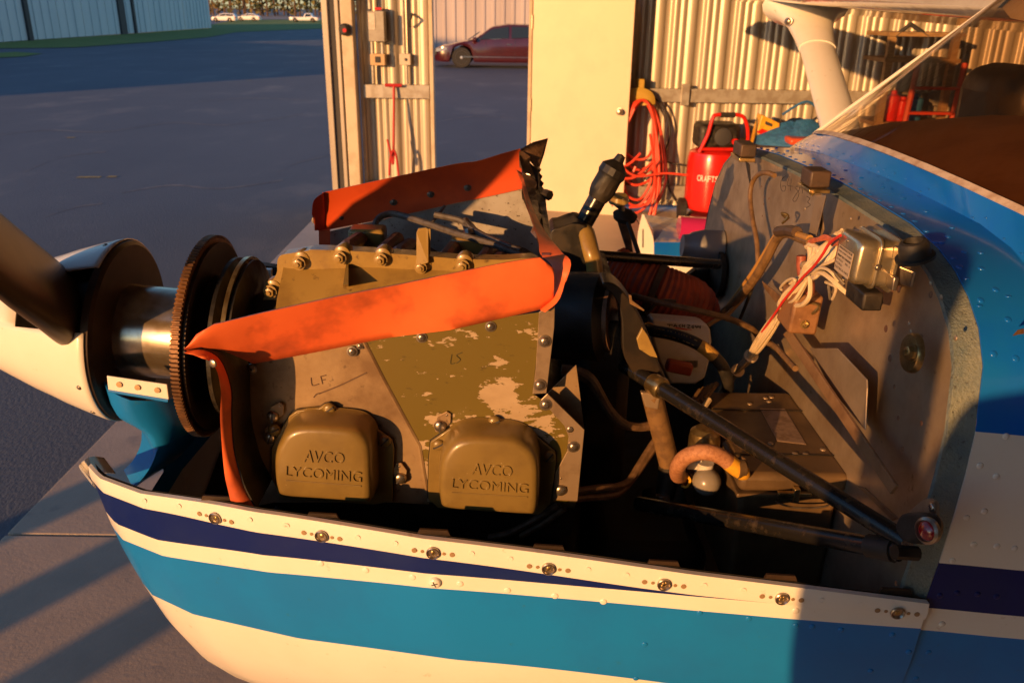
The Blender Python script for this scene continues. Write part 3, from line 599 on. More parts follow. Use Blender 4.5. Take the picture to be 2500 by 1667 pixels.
# ------------------------------------------------------------------ the aircraft
air = thing('airplane', 'blue and white light aircraft with its engine uncowled, nose towards the apron', 'airplane', (0.3, YC, 0.02))
def interp(tab, x):
    if x <= tab[0][0]: return tab[0][1]
    for (a, p), (b, q) in zip(tab, tab[1:]):
        if a <= x <= b: return p + (q - p) * (x - a) / (b - a)
    return tab[-1][1]
# small hardware shared by all
def dome(n=12, h=.30):
    m = MB(); m.rings([[V((math.cos(2*math.pi*k/n)*r, math.sin(2*math.pi*k/n)*r, z)) for k in range(n)] for r, z in ((1.0, -.1), (1.0, .02), (.92, h*.5), (.7, h*.8), (.35, h*.97), (.02, h))], cap0=False); return m
def hw_mesh(name, m): 
    me = dome().mesh(name, m, 50); return me
RIV_W = dome().mesh('rivet', WHITE, 50); RIV_B = dome().mesh('rivet', BLUE, 50); RIV_T = dome().mesh('rivet', TEAL, 50); RIV_N = dome().mesh('rivet', NAVY, 50); RIV_S = dome().mesh('rivet', STEEL, 50); RIV_F = dome(10, .3).mesh('rivet', FIREW, 50)
FLUSH = MB().lathe([(0, 1.0), (.06, 1.0), (.06, .86), (.02, .84), (.02, .01)], V((0, 0, 0)), V((0, 0, 1)), 14).mesh('flush_rivet', WHITE, 50)
def screw_mesh(name, m, slot='cross', dark=None, washer=True):
    q = MB(); prof = ([(0, 1.35), (.16, 1.33), (.2, 1.0)] if washer else [(0, 1.0)]) + [(.35, .95), (.55, .75), (.66, .4), (.68, .01)]
    q.lathe(prof, V((0, 0, 0)), V((0, 0, 1)), 18, 0)
    if slot == 'cross':
        q.box((-.5, -.09, .5), (.5, .09, .70), 1); q.box((-.09, -.5, .5), (.09, .5, .701), 1)
    elif slot == 'slot': q.box((-.9, -.12, .45), (.9, .12, .72), 1)
    elif slot == 'hole': q.lathe([(.6, .32), (.70, .34), (.705, .01)], V((0, 0, 0)), V((0, 0, 1)), 10, 1)
    return q.mesh(name, [m, dark or DARKP], 40)
SCR = screw_mesh('screw', STEEL); SCR_W = screw_mesh('screw', WHITE, 'cross', washer=False); SCR_SL = screw_mesh('screw', OLIVE, 'slot', washer=False); SCR_H = screw_mesh('pop_rivet', STEEL, 'hole')
HEX = MB().add([], []);
HEX.lathe([(0, 1.6), (.2, 1.6), (.22, 1.2)], V((0, 0, 0)), V((0, 0, 1)), 18); HEX.lathe([(.2, 1.15), (1.0, 1.15), (1.1, .9)], V((0, 0, 0)), V((0, 0, 1)), 6); HEX.lathe([(1.0, .55), (1.5, .5), (1.5, .01)], V((0, 0, 0)), V((0, 0, 1)), 10)
HEXG = HEX.mesh('bolt', GOLD, 40); HEXS = HEX.mesh('bolt', CAD, 40); HEXB = HEX.mesh('bolt', DISC, 40)

# ---- lower cowling -------------------------------------------------
WPL = [(-.602, 0.0), (-.598, .12), (-.588, .21), (-.572, .27), (-.55, .312), (-.52, .345), (-.45, .385), (-.3, .43), (-.1, .465), (.2, .49), (.47, .505)]
def zlip(x): return 1.335 + .004 * 0
def half(x, z):
    dz = max(0.0, 1.335 - z); xs = x - .10 * (dz / .4) ** 1.3
    return interp(WPL, xs) * max(0.0, 1 - (min(dz, .4999) / .5) ** 2.6) ** (1 / 2.6)
def hit(u, v):
    d = ray(u, v); a, b = .45 / d.y, YC / d.y
    for _ in range(48):
        t = (a + b) / 2; p = CAM + d * t
        if p.y < YC - half(p.x, p.z): a = t
        else: b = t
    return CAM + d * b
TRC = {
 'A': [(205, 1150), (250, 1180), (315, 1194), (551, 1233), (700, 1259), (1027, 1313), (1312, 1347), (1700, 1403), (2095, 1451), (2253, 1472)],
 'B': [(222, 1207), (275, 1239), (330, 1238), (433, 1255), (512, 1282), (630, 1302), (787, 1325), (913, 1345), (1083, 1370), (1295, 1398), (1465, 1419), (1657, 1446), (1913, 1472), (2083, 1491), (2240, 1508)],
 'C': [(256, 1274), (295, 1300), (433, 1323), (630, 1347), (900, 1379), (1125, 1402), (1406, 1430), (1635, 1449), (1913, 1473.5), (2083, 1492.5), (2240, 1509.5)],
 'D': [(282, 1316), (311, 1331), (472, 1369), (669, 1396), (900, 1419), (1061, 1434), (1338, 1457), (1700, 1489), (1955, 1513), (2235, 1533)],
 'E': [(372, 1455), (394, 1473), (512, 1508), (669, 1544), (900, 1580), (1210, 1617), (1423, 1640), (1635, 1667), (2000, 1712), (2235, 1740)]}
TRC['B'] = [(u, v - 6 if u < 1400 else v) for u, v in TRC['B']]; TRC['C'] = [(u, v + 3 if u < 1400 else v) for u, v in TRC['C']]
ZR = {k: sorted([(p.x, p.z) for p in (hit(u, v) for u, v in t) if p.y < YC - .20]) for k, t in TRC.items()}
for k, t in ZR.items():
    (a, p), (b, q) = t[0], t[2]; s_ = max(-.25, min(.25, (q - p) / (b - a))); t.insert(0, (a - .3, p - .3 * s_))
NX = 84
XS = [-.6 + (1.068 * (i / (NX - 1)) ** 1.15) for i in range(NX)]
ZS = {}
for k in ZR:
    z_ = [interp(ZR[k], x) for x in XS]
    for _ in range(22): z_ = [z_[0]] + [(z_[i-1] + 2 * z_[i] + z_[i+1]) / 4 for i in range(1, NX - 1)] + [z_[-1]]
    ZS[k] = list(zip(XS, z_))
def rowz(k, x): return interp(ZS[k], x)
def crow(zf, sgn=-1): return [V((x, YC + sgn * half(x, zf(x)), zf(x))) for x in XS]
zA = lambda x: rowz('A', x); zB = lambda x: min(rowz('B', x), rowz('A', x) - .02); zC = lambda x: min(rowz('C', x), zB(x) - .0008); zD = lambda x: min(rowz('D', x), zC(x) - .003); zE = lambda x: min(rowz('E', x), zD(x) - .02)
def lev(f): return lambda x: zE(x) + (.86 - zE(x)) * f
fz = [zA, zB, lambda x: (zB(x) + zC(x)) / 2, zC, zD, lambda x: (2*zD(x) + zE(x)) / 3, lambda x: (zD(x) + 2*zE(x)) / 3, zE, lev(.25), lev(.5), lev(.72), lev(.88), lev(.97)]
cmi = [0, 2, 2, 0, 1, 1, 1, 0, 0, 0, 0, 0, 0]
rows = [crow(f) for f in fz]
open_ = lambda i, j: (rows[i][j].z > 1.20 and YC - rows[i][j].y < .27)
low = MB().sheet(rows, 0, lambda i, j: None if open_(i, j) else cmi[i])
rowsR = [crow(f, 1) for f in fz]
low.sheet(rowsR, 0, lambda i, j: None if open_(i, j) else cmi[i])
low.sheet([rows[-1], rowsR[-1]], 0, 0)
cowl = low.build('lower_cowling', [WHITE, TEAL, NAVY], air, smooth=60)
# dark inside skin, a little smaller
inn = MB()
def inrow(zf, sgn): return [V((x + .004, YC + sgn * max(0, half(x, zf(x)) - .006), zf(x) + .002)) for x in XS[6:]]
inn.sheet([inrow(f, -1) for f in fz[:1] + fz[3:]], 0, lambda i, j: None if open_(min(i, 3), j + 6) else 0)
inn.sheet([inrow(f, 1) for f in fz[:1] + fz[3:]], 0, lambda i, j: None if open_(min(i, 3), j + 6) else 0); inn.sheet([inrow(fz[-1], -1), inrow(fz[-1], 1)], 0)
inn.build('cowling_lining', INNER, air, smooth=60)
# the riveted lip along the top edge, 3 mm proud
LX = [x for x in XS if x > -.556]
def liprow(f, o): return [V((x, YC - half(x, f(x)) - o, f(x))) for x in LX]
lipr = [liprow(lambda x: zA(x) + .002, -.004), liprow(lambda x: zA(x) + .002, .003), liprow(lambda x: (zA(x)+zB(x))/2, .0045), liprow(lambda x: zB(x) + .001, .003), liprow(lambda x: zB(x) - .0005, -.002)]
lip = MB().sheet(lipr, 0).build('cowling_lip', WHITE, air, smooth=50)
def cnorm(p):
    e = .004; g = V((-(half(p.x + e, p.z) - half(p.x - e, p.z)) / (2*e), -1, -(half(p.x, p.z + e) - half(p.x, p.z - e)) / (2*e))); return g.normalized()
# quarter-turn receptacles
cup = MB().lathe([(0, 1.05), (.25, 1.05), (.35, .92), (.22, .80), (-.35, .62), (-.55, .5), (-.55, .01)], V((0, 0, 0)), V((0, 0, 1)), 20).mesh('receptacle', STEEL, 40)
CUPI = MB(); CUPI.box((-.42, -.1, -.5), (.42, .1, .12)); CUPI.lathe([(-.5, .4), (.05, .36), (.12, .2), (.12, .01)], V((0, 0, 0)), V((0, 0, 1)), 12); CUPI = CUPI.mesh('stud', CAD, 40)
DOT = MB().lathe([(0, 1), (.12, .95), (.14, .01)], V((0, 0, 0)), V((0, 0, 1)), 10).mesh('spot', mat('bare_spot', (.36, .24, .13), .5, .3), 40)
for z, x, y in (('K', 1350, 530), ('K', 2005, 640), ('L', 845, 335), ('L', 1505, 425), ('L', 2165, 515), ('M', 485, 1065), ('M', 1145, 1145)):
    u, v = px(z, x, y); p = hit(u, v); n = cnorm(p); p = p + n * .0052; t = V((0, 0, 1)).cross(n).normalized(); t = t if t.x > 0 else -t; t = (t + V((0, 0, -.06))).normalized(); t = (t - n * t.dot(n)).normalized(); r = .0075
    c_ = place('fastener', cup, p, n, r, lip); place('stud', CUPI, p, n, r, c_, .6 + random.random())
    for s, rr in ((-1, .0022), (1, .0022), (-1.75, .0032), (1.75, .0032)):
        place('spot', DOT, p + t * (s * .0125) - n * .0005, n, rr, c_)
    q = hit(u + 4, v - 34); tabm = MB(); o = V((0, .012, .002))
    tabm.prism([p + o + V((-.020, 0, .012)), p + o + V((.020, 0, .010)), p + o + V((.016, 0, .0195)), p + o + V((-.016, 0, .0212))], (0, .003, 0)); tabm.build('backing_tab', DISC, lip, smooth=0)
for z, x, y in (('K', 1563, 542), ('K', 1780, 577), ('L', 10, 182), ('L', 415, 250), ('L', 630, 282), ('L', 1065, 341), ('L', 1285, 371), ('L', 1730, 432), ('L', 1950, 463), ('M', 265, 1020), ('M', 712, 1075), ('M', 932, 1100), ('M', 42, 992), ('K', 912, 425), ('K', 1125, 458)):
    p = hit(*px(z, x, y)); n = cnorm(p); place('flush_rivet', FLUSH, p + n * .0048, n, .0032, lip)
for z, x, y in (('K', 1990, 825), ('K', 2268, 868), ('L', 455, 450), ('L', 722, 490), ('L', 995, 527), ('L', 1268, 565), ('L', 1540, 597), ('L', 1818, 630), ('M', 570, 1152)):
    p = hit(*px(z, x, y)); place('rivet', RIV_W, p, cnorm(p), .0042, cowl)
for z, x, y in (('L', 2055, 875), ('M', 20, 1165), ('M', 300, 1198), ('M', 570, 1238), ('M', 665, 1243), ('M', 830, 1262), ('M', 1125, 1290), ('M', 1220, 1390), ('M', 1000, 1500), ('L', 2005, 1072)):
    p = hit(*px(z, x, y)); place('rivet', RIV_T, p, cnorm(p), .0035, cowl)
for z, x, y in (('L', 852, 517), ('K', 1145, 1170)):
    p = hit(*px(z, x, y)); place('screw', SCR_W, p, cnorm(p), .0075, cowl, .4)
# curled inlet end of the lip and its small tab
cl = [('K', 500, 215), ('K', 520, 190), ('K', 575, 168), ('K', 632, 168)]
def tk(p, y): return onY(*px(p[0], *p[1:]), y)
outer = cr([hit(*px('K', 690, 340)), hit(*px('K', 600, 305)), hit(*px('K', 530, 262)), tk(('K', 502, 215), 1.0), tk(('K', 525, 182), 1.03), tk(('K', 575, 165), 1.06), tk(('K', 635, 168), 1.075)], 5)
lower_ = [p + V((.010, .006, -.030)) for p in outer]
curl = MB().sheet([outer, [(a + b) / 2 for a, b in zip(outer, lower_)], lower_], .003).build('inlet_lip', [WHITE], air, smooth=60)
pth = [hit(*px('K', 690, 350)) + V((0, -.006, 0)), hit(*px('K', 765, 365)) + V((0, -.006, 0)), hit(*px('K', 790, 500)) + V((0, -.006, 0)), hit(*px('K', 715, 502)) + V((0, -.006, 0))]
tb1 = MB().prism(pth, (0, .003, 0)).build('lip_tab', WHITE, air, smooth=0, bevel=.002); place('screw', DOT, (pth[0]+pth[1]+pth[2]+pth[3])/4 + V((-.002, -.001, .008)), V((0, -1, .1)), .004, tb1)
# ---- nose bowl centre -------------------------------------------------
YN = 1.14
lft = ty('D', [(668, 1195, 1.14), (700, 1290, 1.14), (740, 1368, 1.145), (880, 1450, 1.155), (928, 1530, 1.16)], YN) + ty('K', [(936, 110, 1.165), (928, 190, 1.165), (880, 285, 1.165), (820, 347, 1.165)], YN)
rgt = ty('D', [(1040, 1258, 1.17), (1062, 1310, 1.172), (1088, 1370, 1.175), (1104, 1430, 1.178), (1104, 1490, 1.18)], YN) + ty('K', [(1100, 70, 1.18), (1040, 170, 1.18), (950, 270, 1.178), (840, 347, 1.17)], YN)
lft, rgt = cr(lft, 3), cr(rgt, 3)
mid = [(a + b) / 2 + V((-.004, -.018, 0)) for a, b in zip(lft, rgt)]
nb = MB().sheet([[q + V((-.035, .05, 0)) for q in lft], lft, [(a*.7 + b*.3) + V((-.002, -.013, 0)) for a, b in zip(lft, rgt)], mid, [(a*.3 + b*.7) + V((0, -.012, 0)) for a, b in zip(lft, rgt)], rgt, [q + V((.02, .05, 0)) for q in rgt]], .003).build('nose_bowl', TEAL, air, smooth=60)
tab = ty('D', [(658, 1106), (1030, 1160), (1042, 1252), (668, 1192)], YN - .006)
tbo = MB().prism(tab, (0, .003, 0)).build('nose_tab', WHITE, nb, smooth=0, bevel=.001)
for x, y in ((735, 1160), (848, 1178), (970, 1195)): place('screw_hole', DOT, onY(*px('D', x, y), YN - .0075), V((0, -1, .1)), .0045, tbo)
MB().tube(ty('D', [(672, 1196), (1040, 1258)], YN - .004), .003, 8).build('seam_bead', TEAL, nb)
# far corner of the nose bowl, starboard side
fn = ty('G', [(92, 880), (160, 885), (165, 960), (110, 1000)], 1.52); MB().prism(fn, (0, .01, 0)).build('nose_corner', WHITE, air, smooth=0)
fn = ty('G', [(92, 940), (170, 945), (175, 1060), (90, 1060)], 1.53); MB().prism(fn, (0, .01, 0)).build('nose_corner', TEAL, air, smooth=0)
place('screw_hole', DOT, onY(*px('G', 128, 922), 1.518), V((0, -1, 0)), .006, air)
fs = ty('G', [(0, 840), (60, 850), (200, 870), (250, 900), (60, 1180), (0, 1180)], 1.56); MB().prism(fs, (0, .02, 0)).build('nose_shelf', BLACK, air, smooth=0)

# ---- propeller, spinner, ring gear ---------------------------------------
RG = onY(519, 820, YC); BKH = onY(318, 806, YC) ; AX = (RG - BKH).normalized() * -1     # forward
AX = (AX + FWD).normalized()
rg = MB(); x_, y_ = frame(AX); nT = 149; Rr = .163
prof = []
for k in range(nT):
    for da, r in ((0, Rr - .0048), (.25, Rr - .0048), (.36, Rr), (.78, Rr), (.9, Rr - .0048)):
        prof.append(((k + da) * 2 * math.pi / nT, r))
ring = lambda h, dr=0: [RG + AX * h + (x_ * math.cos(a) + y_ * math.sin(a)) * (r + dr) for a, r in prof]
inner = lambda h, r0: [RG + AX * h + (x_ * math.cos(a) + y_ * math.sin(a)) * r0 for a, r in prof]
rg.rings([inner(-.005, .135), ring(-.005), ring(.007), inner(.007, .135)], 0, True, False, False)
rg.build('ring_gear', RUST, air, smooth=25)
fly = MB().lathe([(-.004, .05), (-.006, .125), (-.010, .137), (-.011, .152), (-.0105, .152), (.006, .152), (.006, .05)], RG, AX, 64)
flo = fly.build('flywheel', DISC, air, smooth=30)
for k in range(6):
    a = k * math.pi / 3 + .25; place('bolt', HEXB, RG - AX * .006 + (x_ * math.cos(a) + y_ * math.sin(a)) * .095, -AX, .007, flo)
MB().lathe([(-.075, .04), (-.075, .10), (-.066, .128), (-.060, .128), (-.052, .112), (-.046, .112), (-.040, .130), (-.034, .130), (-.028, .105), (-.006, .10)], RG, AX, 64).build('belt_pulley', BLACK, air, smooth=30)
MB().lathe([(-.0595, .1285), (-.0595, .133), (-.053, .133), (-.052, .1285)], RG, AX, 64).build('pulley_rim', CAD, air, smooth=30)
MB().lathe([(-.20, .10), (-.16, .085), (-.075, .075)], RG, AX, 32).build('crank_nose', BLACK, air)
MB().lathe([(.006, .078), (.02, .074), (.12, .074), (.14, .078)], RG, AX, 48).build('hub_spacer', CHROMEHUB, air)
bl = (BKH - RG).dot(AX); SPB = RG + AX * bl
MB().lathe([(-.004, .02), (-.004, .138), (0.0, .144), (.010, .146), (.010, .02)], SPB, AX, 64).build('spinner_bulkhead', DISC, air, smooth=30)
# spinner shell with a gap where the blade leaves it
spp = [(.004, .1465), (.015, .1445), (.03, .140), (.05, .1335), (.075, .125), (.10, .115), (.125, .106), (.17, .087), (.22, .065), (.27, .042), (.31, .022), (.335, .006), (.338, .001)]
BD = (onX(-10, 628, (SPB + AX * .058).x) - (SPB + AX * .058)).normalized(); BD = (BD - AX * BD.dot(AX)).normalized()
bang = math.atan2(BD.dot(y_), BD.dot(x_))     # blade direction round the axis
sp = MB(); n = 96
for q in spp: sp.v += [SPB + AX * q[0] + (x_ * math.cos(2*math.pi*k/n) + y_ * math.sin(2*math.pi*k/n)) * q[1] for k in range(n)]
for i in range(len(spp) - 1):
    for k in range(n):
        am = 2*math.pi*(k + .5)/n; df = abs((am - bang + math.pi/2) % math.pi - math.pi/2); hm = (spp[i][0] + spp[i+1][0]) / 2
        if df < .36 and hm < .115: continue
        k2 = (k + 1) % n; sp.f.append([i*n+k, i*n+k2, (i+1)*n+k2, (i+1)*n+k]); sp.m.append(0)
spo = sp.build('spinner', WHITE, air, smooth=60, solid=.002)
for k in range(14):
    a = bang + .8 + k * .45
    if abs((a - bang + math.pi/2) % math.pi - math.pi/2) < .66: continue
    place('screw', SCR, SPB + AX * .02 + (x_ * math.cos(a) + y_ * math.sin(a)) * .1435, x_ * math.cos(a) + y_ * math.sin(a), .0035, spo)
place('screw', SCR, onY(*px('D', 297, 1112), 1.165), V((0, -1, -.15)), .004, spo)
MB().lathe([(.012, .125), (.06, .112), (.10, .09), (.12, .06), (.13, .02)], SPB, AX, 40).build('hub_core', BLACK, air)
# blades
PROPM = mat('prop_blade_paint', (.085, .055, .036), .38, .2, col2=(.06, .04, .027), ns=9)
def blade(sgn):
    rows_ = []; bd = BD * sgn; td = AX.cross(bd).normalized()
    if td.z < 0 and sgn > 0: td = -td
    o = SPB + AX * .058
    for r, ch, thk, tw in ((.03, .12, .075, 24), (.09, .14, .065, 24), (.14, .150, .052, 24), (.20, .150, .042, 24), (.28, .150, .034, 24), (.36, .128, .028, 22), (.45, .11, .024, 21), (.6, .10, .020, 18), (.8, .09, .014, 15), (.93, .07, .008, 13), (.955, .03, .004, 13)):
        a = math.radians(90 - tw) ; cdv = td * math.sin(a) * 1.0 + AX * math.cos(a); cdv.normalize(); nd = bd.cross(cdv).normalized()
        sec = []
        for k in range(20):
            t = 2 * math.pi * k / 20; sec.append(o + bd * r + cdv * (math.cos(t) * ch / 2) + nd * (math.sin(t) * thk / 2 * (1 - .25 * math.cos(t))))
        rows_.append(sec)
    return MB().rings(rows_).build('propeller_blade', PROPM, air, smooth=60)
blade(1); blade(-1)
# ---- near-side baffle, seals, rocker covers ------------------------------
YB = .945
def chipped():
    m = bpy.data.materials.new('chipped_olive_paint'); m.use_nodes = True; n = m.node_tree.nodes; l = m.node_tree.links; b = n['Principled BSDF']
    tc = n.new('ShaderNodeTexCoord'); mp = n.new('ShaderNodeMapping'); mp.inputs['Rotation'].default_value = (0, .22, 0); mp.inputs['Scale'].default_value = (.55, 1, 1.3); l.new(tc.outputs['Object'], mp.inputs[0])
    def math_(op, a, c):
        k = n.new('ShaderNodeMath'); k.operation = op
        for i, t in enumerate((a, c)):
            if isinstance(t, (int, float)): k.inputs[i].default_value = t
            else: l.new(t, k.inputs[i])
        return k.outputs[0]
    def noise(sc, d, r=.6):
        k = n.new('ShaderNodeTexNoise'); k.inputs['Scale'].default_value = sc; k.inputs['Detail'].default_value = d; k.inputs['Roughness'].default_value = r; l.new(mp.outputs[0], k.inputs['Vector']); return k.outputs[0]
    f = math_('ADD', math_('MULTIPLY', noise(34, 14, .66), .6), math_('MULTIPLY', noise(150, 6), .4))
    for x, y, sg, am in ((1830, 250, .016, .075), (1850, 410, .026, .12), (2010, 560, .035, .16), (1700, 560, .022, .07), (1470, 530, .013, .12), (1400, 690, .010, .16), (2030, 40, .018, .06), (1620, 40, .016, .055), (1180, 150, .012, .05), (1440, 900, .03, .2)):
        d = n.new('ShaderNodeVectorMath'); d.operation = 'DISTANCE'; l.new(tc.outputs['Object'], d.inputs[0]); d.inputs[1].default_value = tuple(oy('E', x, y, YB - .0026))
        q = math_('DIVIDE', d.outputs['Value'], sg); f = math_('ADD', f, math_('MULTIPLY', math_('EXPONENT', math_('MULTIPLY', math_('MULTIPLY', q, q), -1.0), 0), am))
    r = n.new('ShaderNodeMapRange'); r.inputs[1].default_value = .590; r.inputs[2].default_value = .598; l.new(f, r.inputs[0])
    def mix(fac, a, c):
        x = n.new('ShaderNodeMix'); x.data_type = 'RGBA'; l.new(fac, x.inputs[0])
        for i, t in ((6, a), (7, c)):
            if isinstance(t, tuple): x.inputs[i].default_value = (*t, 1)
            else: l.new(t, x.inputs[i])
        return x.outputs[2]
    met = mix(noise(45, 6), (.28, .20, .115), (.46, .36, .24)); sc = n.new('ShaderNodeMapRange'); sc.inputs[1].default_value = .62; sc.inputs[2].default_value = .72; l.new(noise(90, 5), sc.inputs[0])
    ol_ = mix(sc.outputs[0], (.125, .092, .014), (.06, .045, .012))
    l.new(mix(r.outputs[0], ol_, met), b.inputs['Base Color']); b.inputs['Roughness'].default_value = .42
    bp = n.new('ShaderNodeBump'); bp.inputs['Strength'].default_value = .5; bp.inputs['Distance'].default_value = -.0004; l.new(r.outputs[0], bp.inputs['Height']); l.new(bp.outputs[0], b.inputs['Normal'])
    return m
CHIP = chipped()
bf = MB().prism(ty('E', [(330, 330), (515, 215), (1090, 95), (1205, 330), (1400, 690), (1442, 935), (1450, 1010), (1260, 1000), (600, 1000), (450, 1030), (380, 760)], YB), (0, .002, 0)).build('side_baffle', BARE, air, smooth=0)
ol = MB().prism(ty('E', [(1088, 98), (1560, 30), (2062, -40), (2062, 0), (2018, 405), (2070, 440), (2200, 560), (2250, 640), (2210, 1000), (1440, 1000), (1440, 935), (1395, 690), (1203, 330)], YB - .0026), (0, .002, 0)).build('baffle_panel', CHIP, air, smooth=0, bevel=.0006)
cre = MB().tube(ty('E', [(1088, 105), (1203, 330), (1398, 690), (1440, 940)], YB - .002), .0028, 6).build('baffle_crease', BARE, air)
st1 = MB().prism(ty('P', [(1316, 762), (1355, 742), (1353, 800), (1334, 960), (1300, 962), (1308, 900)], YB - .006), (0, .0022, 0)).build('baffle_strip', STRIP, air, smooth=0, bevel=.0005)
st2 = MB().prism(ty('E', [(2062, 440), (2098, 405), (2300, 603), (2262, 992), (2128, 985), (2142, 840), (2206, 720), (2214, 640), (2190, 580)], YB - .0065), (0, .0022, 0)).build('baffle_strip', STRIP, air, smooth=0, bevel=.0005)
st3 = MB().prism(ty('E', [(2098, 405), (2255, 250), (2300, 603)], YB + .03), (0, .002, 0)).build('baffle_return', BARE, air, smooth=0)
MB().prism(ty('E', [(2260, 985), (2225, 1180), (2060, 1190), (2040, 1000)], YB + .02), (0, .002, 0)).build('lower_baffle', DISC, air, smooth=0)
nY = V((0, -1, .02))
for x, y, par in ((2083, 118, st1), (2057, 357, st1), (2088, 464, st2), (2240, 694, st2)): place('screw', SCR, onY(*px('E', x, y), YB - .0065), nY, .0058, par, random.random())
place('rivet', RIV_S, onY(*px('E', 2223, 601), YB - .0065), nY, .0045, st2)
for x, y, par in ((1030, 174, bf), (1410, 98, ol), (1787, 38, ol), (480, 270, bf), (1072, 145, bf)): place('pop_rivet', SCR_H, onY(*px('E', x, y), YB - .003), nY, .0050 if x != 1072 else .0032, par)
# pencilled letters on the bare metal
PEN = mat('pencil', (.10, .06, .04), .7)
def scrib(strokes, z, y, r, par, m=PEN, fn=None):
    q = MB()
    for s_ in strokes:
        p = [(fn(*px(z, *t)) if fn else onY(*px(z, *t), y)) for t in s_]; q.tube(cr(p, 3), r, 5, 0)
    return q.build('scribble', m, par)
scrib([[(805, 318), (812, 360), (848, 352)], [(858, 312), (868, 352)], [(856, 312), (888, 304)], [(862, 332), (884, 328)]], 'E', YB - .0004, .0007, bf)
scrib([[(820, 425), (835, 408), (860, 402)], [(850, 405), (920, 378), (985, 350), (1110, 290)]], 'E', YB - .0002, .0009, bf)
scrib([[(1575, 190), (1568, 240), (1592, 238)], [(1632, 180), (1600, 195), (1622, 218), (1600, 238)]], 'E', YB - .003, .0006, ol, mat('faint_pen', (.05, .045, .01), .7))
# quarter-turn studs on the baffle
def wing_stud(z, x, y, ang, sc=.010):
    c = onY(*px(z, x, y), YB - .004); M_ = Matrix.Translation(c) @ Matrix.Rotation(ang, 4, 'Y')
    q = MB(); q.prism([M_ @ V((a, 0, b)) for a, b in ((-.006, -.006), (.0, -.011), (.006, -.006), (.009, .010), (.003, .021), (-.003, .021), (-.009, .010))], (0, -.0022, 0))
    w_ = q.build('baffle_clip', BARE, air, smooth=0, bevel=.0006); place('stud', SCR_SLS, c + V((0, -.0022, 0)), V((0, -1, 0)), sc * .78, w_, ang + .9)
    place('rivet', RIV_S, M_ @ V((0, -.0022, .0165)), V((0, -1, 0)), .0016, w_)
SCR_SLS = screw_mesh('stud', STEEL, 'slot', washer=False)
wing_stud('E', 1512, 575, .55); wing_stud('E', 1295, 860, -.05); wing_stud('E', 600, 525, .6); wing_stud('E', 2170, 925, .0)
wing_stud('E', 585, 640, .3)
# rocker covers
def scale_poly(P, s, dy, dz=0):
    c = sum(P, V((0, 0, 0))) / len(P); return [V((c.x + (p.x - c.x) * s, c.y + dy, c.z + (p.z - c.z) * s + dz)) for p in P]
def rocker(fl, dm, screws, av, ly, ul):
    F_ = ty('E', fl, YB - .004); base = MB().prism(F_, (0, -.0045, 0)).build('rocker_cover', OLIVE, air, smooth=30, bevel=.0012)
    tag(base, None); 
    MB().prism([p + V((0, .0012, 0)) for p in scale_poly(F_, 1.015, 0)], (0, -.0014, 0)).build('gasket', BLACK, base, smooth=0)
    P_ = cr(ty('E', dm, .905), 4, True); rs = []
    for s_, y in ((1.06, .9405), (1.035, .937), (1.02, .928), (1.015, .917), (1.008, .909), (.990, .9015), (.960, .8965), (.915, .8937), (.84, .8925), (.5, .892), (.05, .892)):
        rs.append(scale_poly(P_, s_, y - .905))
    MB().rings(rs, 0, True, False, True).build('cover_dome', OLIVE, base, smooth=70)
    for x, y in screws: place('screw', SCR_SL, onY(*px('E', x, y), YB - .0085), V((0, -1, 0)), .0078, base, random.uniform(.3, 1.2))
    for s_, q in (('AVCO', av), ('LYCOMING', ly)): text_on('embossed_lettering', s_, *[onY(*px('E', *t), .8915) for t in q], .0012, OLIVE, base, -.004)
    MB().tube(ty('E', ul, .8918), .0010, 6).build('embossed_line', OLIVE, base)
rocker([(690, 520), (730, 490), (850, 478), (880, 458), (905, 452), (940, 470), (965, 500), (1075, 530), (1160, 585), (1250, 650), (1262, 700), (1252, 985), (1150, 1003), (640, 965), (590, 850), (592, 700), (640, 600)],
       [(645, 650), (690, 590), (790, 562), (1000, 572), (1090, 605), (1135, 680), (1142, 820), (1142, 965), (1100, 982), (880, 966), (665, 948), (625, 905), (612, 800), (618, 710)],
       [(905, 487), (1210, 660), (605, 600)], [(762, 778), (985, 787), (770, 712), (985, 728)], [(665, 852), (1078, 890), (668, 800), (1080, 832)], [(668, 878), (1078, 910)])
rocker([(1460, 660), (1560, 590), (1690, 570), (1770, 555), (1795, 530), (1820, 530), (1850, 560), (1960, 590), (2050, 640), (2140, 715), (2145, 770), (2112, 1000), (2050, 1060), (1500, 1020), (1445, 970), (1450, 760)],
       [(1535, 715), (1590, 650), (1690, 622), (1890, 632), (1985, 668), (2045, 745), (2052, 890), (2040, 1028), (1990, 1046), (1780, 1032), (1550, 1014), (1512, 972), (1505, 860), (1512, 775)],
       [(1808, 556), (1503, 683), (2108, 745)], [(1680, 845), (1902, 860), (1690, 785), (1905, 800)], [(1573, 918), (1988, 950), (1578, 868), (1990, 898)], [(1575, 945), (1988, 970)])
